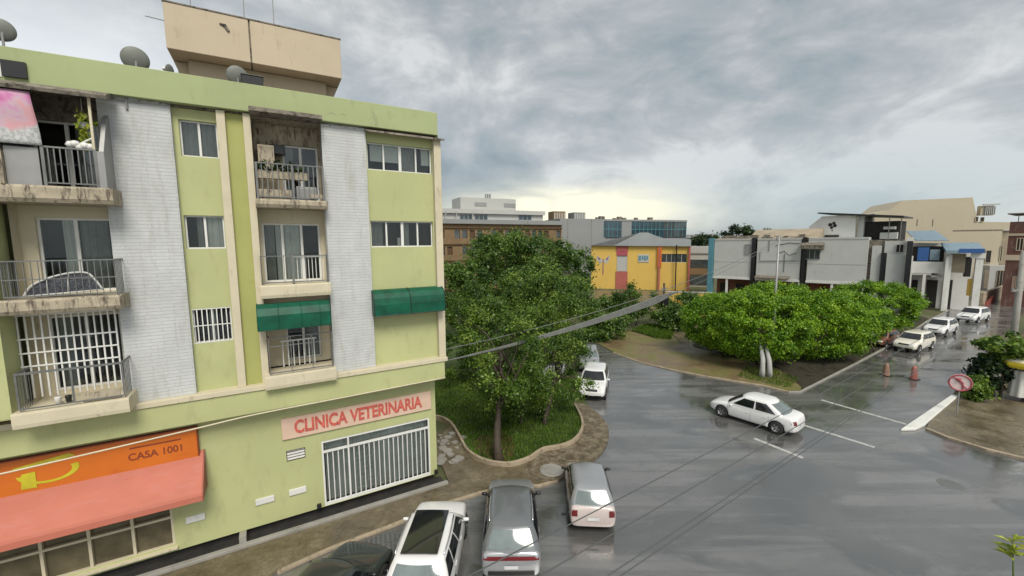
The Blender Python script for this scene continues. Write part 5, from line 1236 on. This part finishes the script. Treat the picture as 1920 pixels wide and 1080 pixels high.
# grey row of shops
f = Fac('shop_row', 'long pale grey row of shops with blank upper walls behind the clipped trees', 1328, 73.5, 1702, 56)
zt = f.z(1500, 446); zu = f.z(1500, 525)
ga = [(1338, 1409), (1418, 1500), (1513, 1625)]
for a, b_ in ga:
    qa, qb_ = f.x(a), f.x(b_); f.P(MB().box(qa, qb_, 0, 9, zu, zt), 'upper_wall', M['grey'])
    f.P(MB().box(qa-.05, qb_+.05, -.12, 9, zu-.35, zu), 'beam', M['whitew']); f.P(MB().box(qa, qb_, -.03, -.003, zu+2.55, zu+2.62).box(qa, qb_, -.05, -.003, zt-.3, zt-.02), 'wall_groove', M['dimw'])
f.P(MB().box(f.x(1328), f.x(1337), -.3, .6, 0, zt+.1), 'teal_column', M['teal'])
f.P(MB().box(f.x(1409), f.x(1418), .6, 9, 0, zt).box(f.x(1500), f.x(1513), .6, 9, 0, zt).box(f.x(1625), f.x(1690), 1.2, 9, zu, zt-.4), 'recess_wall', M['mould'])
f.P(MB().box(f.x(1408), f.x(1415), -.2, .55, 0, zt+.1), 'dark_column', M['black']); f.P(MB().box(f.x(1503), f.x(1509), -.2, .5, 0, zt+.1), 'dark_column', M['black'])
f.P(MB().box(f.x(1338), f.x(1702), 2.2, 9, 0, zu-.3), 'ground_floor', M['bricko']); g = MB()
for px in (1345, 1375, 1440, 1470, 1540, 1570, 1600): a = f.x(px); g.box(a, a+1.3, 2.0, 2.19, 0, 2.6)
f.P(g, 'shop_door', M['dark']); g = MB()
for px in (1362, 1408, 1447, 1498, 1560, 1620): a = f.x(px); f.P(MB().box(a, a+.3, -.05, .25, 0, zu-.36), 'column', M['whitew'])
q = f.rect(1508, 1538, 468, 486); f.win(q[0], q[1], q[2], q[3], -.02, 3, 'glassd', 'greym'); f.P(MB().prism([(-1.0, q[3]+.1), (-1.0, q[3]+.7), (-.05, q[3]+1.1), (-.05, q[3]+.1)], q[0]-.4, q[1]+.5, axis='x'), 'window_hood', M['mould'])
q = f.rect(1396, 1408, 458, 478); f.win(q[0], q[1], q[2], q[3], -.02, 1, 'dgrey', 'greym')
# pipes and cables stuck on the middle wall
g = MB()
for pts in ([(1424, 472), (1424, 489), (1498, 489)], [(1440, 450), (1440, 471)], [(1456, 475), (1470, 470), (1480, 478), (1492, 474)], [(1470, 476), (1470, 510)], [(1452, 460), (1478, 455), (1497, 456)]):
    g.tube([(f.x(px), -.06, f.z(px, py)) for px, py in pts], .045, 5)
f.P(g, 'wall_pipe', M['railm'])
g = MB(); a, b_ = f.x(1418), f.x(1482); g.prism([(-.9, zu+.05), (-.9, zu+.2), (-.02, zu+.5), (-.02, zu+.3)], a, b_, axis='x'); f.P(g, 'canopy', M['mould'])
# right part of the row
W = MB(); xa, xb = f.x(1632), f.x(1650); W.box(xa, xb, .8, 1.15, 0, zt-1.2); f.P(W, 'upper_wall', M['grey'])
f.P(MB().box(f.x(1650), f.x(1660), .5, 1.1, 0, zt-2.2), 'dark_column', M['black'])
f.P(MB().box(f.x(1661), f.x(1697), .3, 1.1, zu-.2, f.z(1680, 478)), 'upper_wall', M['grey']); f.P(MB().box(f.x(1660), f.x(1698), .1, 1.1, zu-.7, zu-.2), 'beam', M['whitew'])
f.P(MB().box(f.x(1662), f.x(1696), .6, 1.15, 0, zu-.72), 'lower_wall', M['dgrey'])
f.P(MB().box(f.x(1655), f.x(1698), .9, 5, f.z(1680, 478), f.z(1680, 452)), 'upper_wall', M['grey']); q = f.rect(1679, 1695, 458, 474); f.win(q[0], q[1], q[2], q[3], .85, 2, 'dark', 'dimw')
f.P(MB().box(f.x(1697), f.x(1708), -.5, .6, 0, f.z(1702, 452)), 'dark_column', M['black']); f.P(MB().box(f.x(1696), f.x(1709), -.55, .65, f.z(1702, 452), f.z(1702, 445)), 'column_cap', M['whitew'])
# roofs of the row
rf = MB(); y1_ = 9
for (a, b_, z0_, z1_) in ((1400, 1530, 0, 1.5), (1340, 1400, 0, .5)): rf.prism([(.5, zt), (5, zt+z1_), (9, zt+z1_*.9), (9, zt)], f.x(a), f.x(b_), axis='x')
f.P(rf, 'roof', M['rooft'])
g = MB(); rg = random.Random(8)
for i in range(26): a = f.x(rg.uniform(1345, 1500)); l = rg.uniform(.3, 1.4); y = rg.uniform(.3, 2.5); g.box(a, a+l, y, y+.5, zt+.02, zt+rg.uniform(.15, .6))
f.P(g, 'roof_debris', M['mould'])
# white attic storey with dark open roof
f2 = Fac('attic_house', 'white attic storey with a thin dark roof above the shops', 1522, 68, 1682, 60)
za = f2.z(1560, 446)-1; zb2 = f2.z(1560, 405)
f2.P(MB().prism([(f2.x(1512), za), (f2.x(1512), f2.z(1512, 425)), (f2.x(1535), zb2), (f2.x(1598), zb2), (f2.x(1598), za)], 0, .3), 'wall', M['whitew'])
f2.P(MB().box(f2.x(1601), f2.x(1612), .5, 6, za, zb2), 'side_wall', M['grey'])
f2.P(MB().box(f2.x(1612), f2.x(1678), 1.2, 6, za-1, f2.z(1640, 415)), 'open_room', M['dark'])
f2.P(MB().prism([(f2.x(1528), f2.z(1530, 401)), (f2.x(1530), f2.z(1530, 399)), (f2.x(1688), f2.z(1688, 405)), (f2.x(1688), f2.z(1688, 408)), (f2.x(1600), f2.z(1600, 405))], -.8, 7), 'roof', M['black'])
f2.P(MB().box(f2.x(1644), f2.x(1676), .2, 1.15, f2.z(1660, 448), f2.z(1660, 436)).box(f2.x(1650), f2.x(1672), 0, .8, f2.z(1660, 430), f2.z(1660, 425)), 'parapet', M['grey'])
g = MB(); c = f2.uz(1561, 425)
for (dx, dz, rr) in ((-.3, .3, .28), (.15, .55, .22), (.3, .15, .26), (-.1, -.15, .22), (0, -.6, .1)): g.lathe([(0, 0), (rr, .0), (rr, .04), (0, .04)], 9, c=(c[0]+dx, -.0, c[1]+dz), M=Matrix.Rotation(R(90), 3, 'X'))
g.box(c[0]-.9, c[0]+.9, -.15, -.01, c[1]-1.6, c[1]-1.3); f2.P(g, 'wall_vent', M['dark'])
g = MB()
for px in (1684, 1662): a = f2.x(px); g.tube([(a, -.6, za), (a, -.6, f2.z(px, 406))], .06, 6)
f2.P(g, 'post', M['railm'])
leafcl = [(f2.x(px), .2, f2.z(px, py), .6, .4, .5) for px, py in ((1620, 430), (1632, 425), (1640, 435), (1650, 440), (1628, 440), (1660, 436))]
# tan hall
f3 = Fac('tan_hall', 'large blank tan hall with a sloping shoulder above the blue awning house', 1640, 88, 1895, 80)
pl = [(1640, 400), (1668, 394), (1692, 376), (1760, 373), (1824, 370)]
poly = [(f3.x(1640), 0)]+[f3.uz(*p) for p in pl]+[(f3.x(1824), f3.z(1824, 416)), (f3.x(1892), f3.z(1892, 417)), (f3.x(1892), f3.z(1892, 430)), (f3.x(1872), f3.z(1872, 432)), (f3.x(1872), 0)]
f3.P(MB().prism(poly[::-1], 0, 16), 'wall', M['tan'])
f3.P(MB().box(f3.x(1826), f3.x(1850), -.2, 1, f3.z(1840, 404), f3.z(1840, 386)), 'balcony_box', M['tan'])
g = MB()
for i in range(6): a = f3.x(1833+i*3.4); g.box(a, a+.12, -.5, -.25, f3.z(1840, 403), f3.z(1840, 388))
g.box(f3.x(1828), f3.x(1858), -.6, -.2, f3.z(1840, 385), f3.z(1840, 383)); f3.P(g, 'railing', M['dimw'])
for (a, b_, c, d) in ((1828, 1834, 406, 416), (1837, 1845, 407, 416), (1846, 1859, 469, 493), (1873, 1880, 460, 490)): q = f3.rect(a, b_, c, d); f3.win(q[0], q[1], q[2], q[3], -.08, 1, 'dark', 'tan')
g = MB(); 
for px in (1711, 1740): a = f3.x(px); g.box(a, a+.12, -.04, -.003, f3.z(px, 424), f3.z(px, 411))
g.box(f3.x(1780), f3.x(1872), -.05, -.003, f3.z(1820, 433), f3.z(1820, 431)); f3.P(g, 'wall_groove', M['mould'])
f3.P(MB().box(f3.x(1873), f3.x(1893), .5, 6, 0, f3.z(1880, 432)), 'side_wall', M['rooft'])
f3.P(MB().box(f3.x(1842), f3.x(1890), -2.2, -.1, 0, f3.z(1860, 498, -2)), 'annex_wall', M['dimw']); g = MB()
for (a, b_) in ((1844, 1853), (1866, 1886)): q = f3.rect(a, b_, 507, 540, -2.2); f3.win(q[0], q[1], q[2], q[3], -2.25, 3, 'dark', 'rooft')
# blue awning house
f4 = Fac('awning_house', 'white house with blue awnings and tall columns at the far kerb', 1708, 60, 1842, 56)
zt = f4.z(1750, 491); zr_ = f4.z(1750, 452)
f4.P(MB().box(0, f4.x(1770), .2, 8, f4.z(1740, 512), zt), 'balcony_front', M['whitew']); f4.P(MB().box(0, f4.x(1835), 2.5, 8, 0, zr_-.3), 'wall', M['whitew'])
f4.P(MB().prism([(.2, zr_), (.2, zr_+.1), (8, zr_+1.6), (8, zr_+1.5)], f4.x(1714), f4.x(1775), axis='x'), 'roof', M['bluel'])
q = f4.rect(1720, 1744, 464, 489); f4.P(MB().box(q[0], q[1], .3, .36, q[2], q[3]), 'blue_blind', M['blue']); q = f4.rect(1744, 1764, 468, 488); g = MB()
for i in range(7): a = q[0]+(q[1]-q[0])*i/7; g.box(a, a+.16, .4, .45, q[2], q[3])
f4.P(g, 'blind', M['bluel']); f4.P(MB().box(f4.x(1712), f4.x(1772), 1.0, 1.1, f4.z(1740, 491), f4.z(1740, 462)), 'recess', M['dark'])
aw = MB(); aw.prism([(-1.2, f4.z(1800, 474)), (-1.2, f4.z(1800, 469)), (1.8, f4.z(1800, 455)), (1.8, f4.z(1800, 457)), (-1.1, f4.z(1800, 474))], f4.x(1766), f4.x(1838), axis='x'); f4.P(aw, 'awning', M['bluel'])
f4.P(MB().box(f4.x(1790), f4.x(1837), -1.26, -1.2, f4.z(1810, 474), f4.z(1810, 466)), 'awning_valance', M['blue'])
f4.P(MB().box(0, f4.x(1748), .1, 2.4, f4.z(1730, 516), f4.z(1730, 512)).box(f4.x(1748), f4.x(1771), .1, 2.4, f4.z(1760, 520), f4.z(1760, 517)), 'beam', M['dimw'])
g = MB()
for (a, b_) in ((1720, 1731), (1749, 1770), (1783, 1799)): g.box(f4.x(a), f4.x(b_), 2.3, 2.45, 0, f4.z(a, 525, 2.3))
f4.P(g, 'door', M['dark'])
for (a, b_, c) in ((1770, 1776, 480), (1777, 1784, 478), (1826, 1840, 476), (1706, 1711, 480), (1732, 1738, 514)): f4.P(MB().box(f4.x(a), f4.x(b_), -.6 if a in (1770, 1826) else 0, -.1 if a in (1770, 1826) else .5, 0, f4.z(a, c)), 'column', M['whitew'])
f4.P(MB().box(f4.x(1815), f4.x(1842), -.7, -.61, f4.z(1830, 484), f4.z(1830, 474)), 'lintel', M['whitew'])
q = f4.rect(1811, 1825, 523, 554); f4.P(MB().box(q[0], q[1], -.1, 0, q[2], q[3]), 'yellow_panel', M['yellow'])
f4.P(MB().box(f4.x(1785), f4.x(1812), .6, .9, f4.z(1800, 512), f4.z(1800, 476)), 'screen', M['rooft']); f4.P(MB().box(f4.x(1812), f4.x(1826), 1, 1.1, f4.z(1820, 520), f4.z(1820, 482)), 'dark_bay', M['dark'])
# red brick house and retaining wall
f5 = Fac('brick_house', 'dark red brick house at the right edge behind the street', 1889, 62, 1990, 58)
zt = f5.z(1895, 416); f5.P(MB().box(0, f5.w, 0, 8, 0, zt), 'wall', M['brickr']); f5.P(MB().box(-.3, f5.w, -.5, 8, zt+1.1, zt+1.25), 'roof', M['mould'])
f5.P(MB().box(-.1, f5.w, -.15, 0, f5.z(1900, 488), f5.z(1900, 478)), 'floor_band', M['beige']); f5.P(MB().box(-.1, f5.w, -.15, 0, f5.z(1900, 442), f5.z(1900, 438)), 'floor_band', M['beige'])
q = f5.rect(1908, 1925, 498, 540); f5.P(MB().box(q[0], q[1], -.3, -.05, q[2], q[3]), 'white_door', M['whitew']); q = f5.rect(1897, 1906, 518, 542); f5.win(q[0], q[1], q[2], q[3], -.02, 2, 'redp', 'beige')
q = f5.rect(1905, 1920, 446, 470); f5.win(q[0], q[1], q[2], q[3], -.02, 2, 'dark', 'beige')
for px in (1899, 1918): a = f5.x(px); f5.P(MB().tube([(a, 0, zt), (a, 0, zt+1.1)], .05, 6), 'post', M['railm'])
a = G(1842, 572); b_ = G(1925, 545); d = (b_-a); e = empty('retaining_wall', a, math.atan2(d.y, d.x), 'sloping beige stone retaining wall beside the far end of the street', 'wall')
MB().prism([(0, 0), (d.length, 0), (d.length, 2.4), (0, 1.9)], 0, .4).build('wall', M['stone'], e)
g = MB(); rg = random.Random(2)
for i in range(12): x = rg.uniform(0, 4); g.box(x, x+.25, -.5, -.2, 0, rg.uniform(.5, 1.2))
g.build('bollard_clutter', M['redp'], e)
# distant low skyline left of the green block gap and beyond
for i, (pa, pb, Y, pt, mt, lab) in enumerate([(1286, 1345, 170, 440, 'dgrey', 'far grey building between the glass block and the shops'), (1450, 1530, 150, 432, 'rooft', 'far tan roofed building behind the shop row')]):
    f = Fac('far_building', lab, pa, Y, pb, Y+3); zt = f.z(pa, pt); f.P(MB().box(0, f.w, 0, 10, 0, zt), 'wall', M[mt]); g = MB()
    for k in range(8): g.box(f.w*(k+.2)/8, f.w*(k+.75)/8, -.15, -.01, zt-3, zt-1.4)
    f.P(g, 'window_strip', M['glassd'])

SC.render.engine = 'CYCLES'
SC.cycles.max_bounces = 7; SC.cycles.transparent_max_bounces = 12
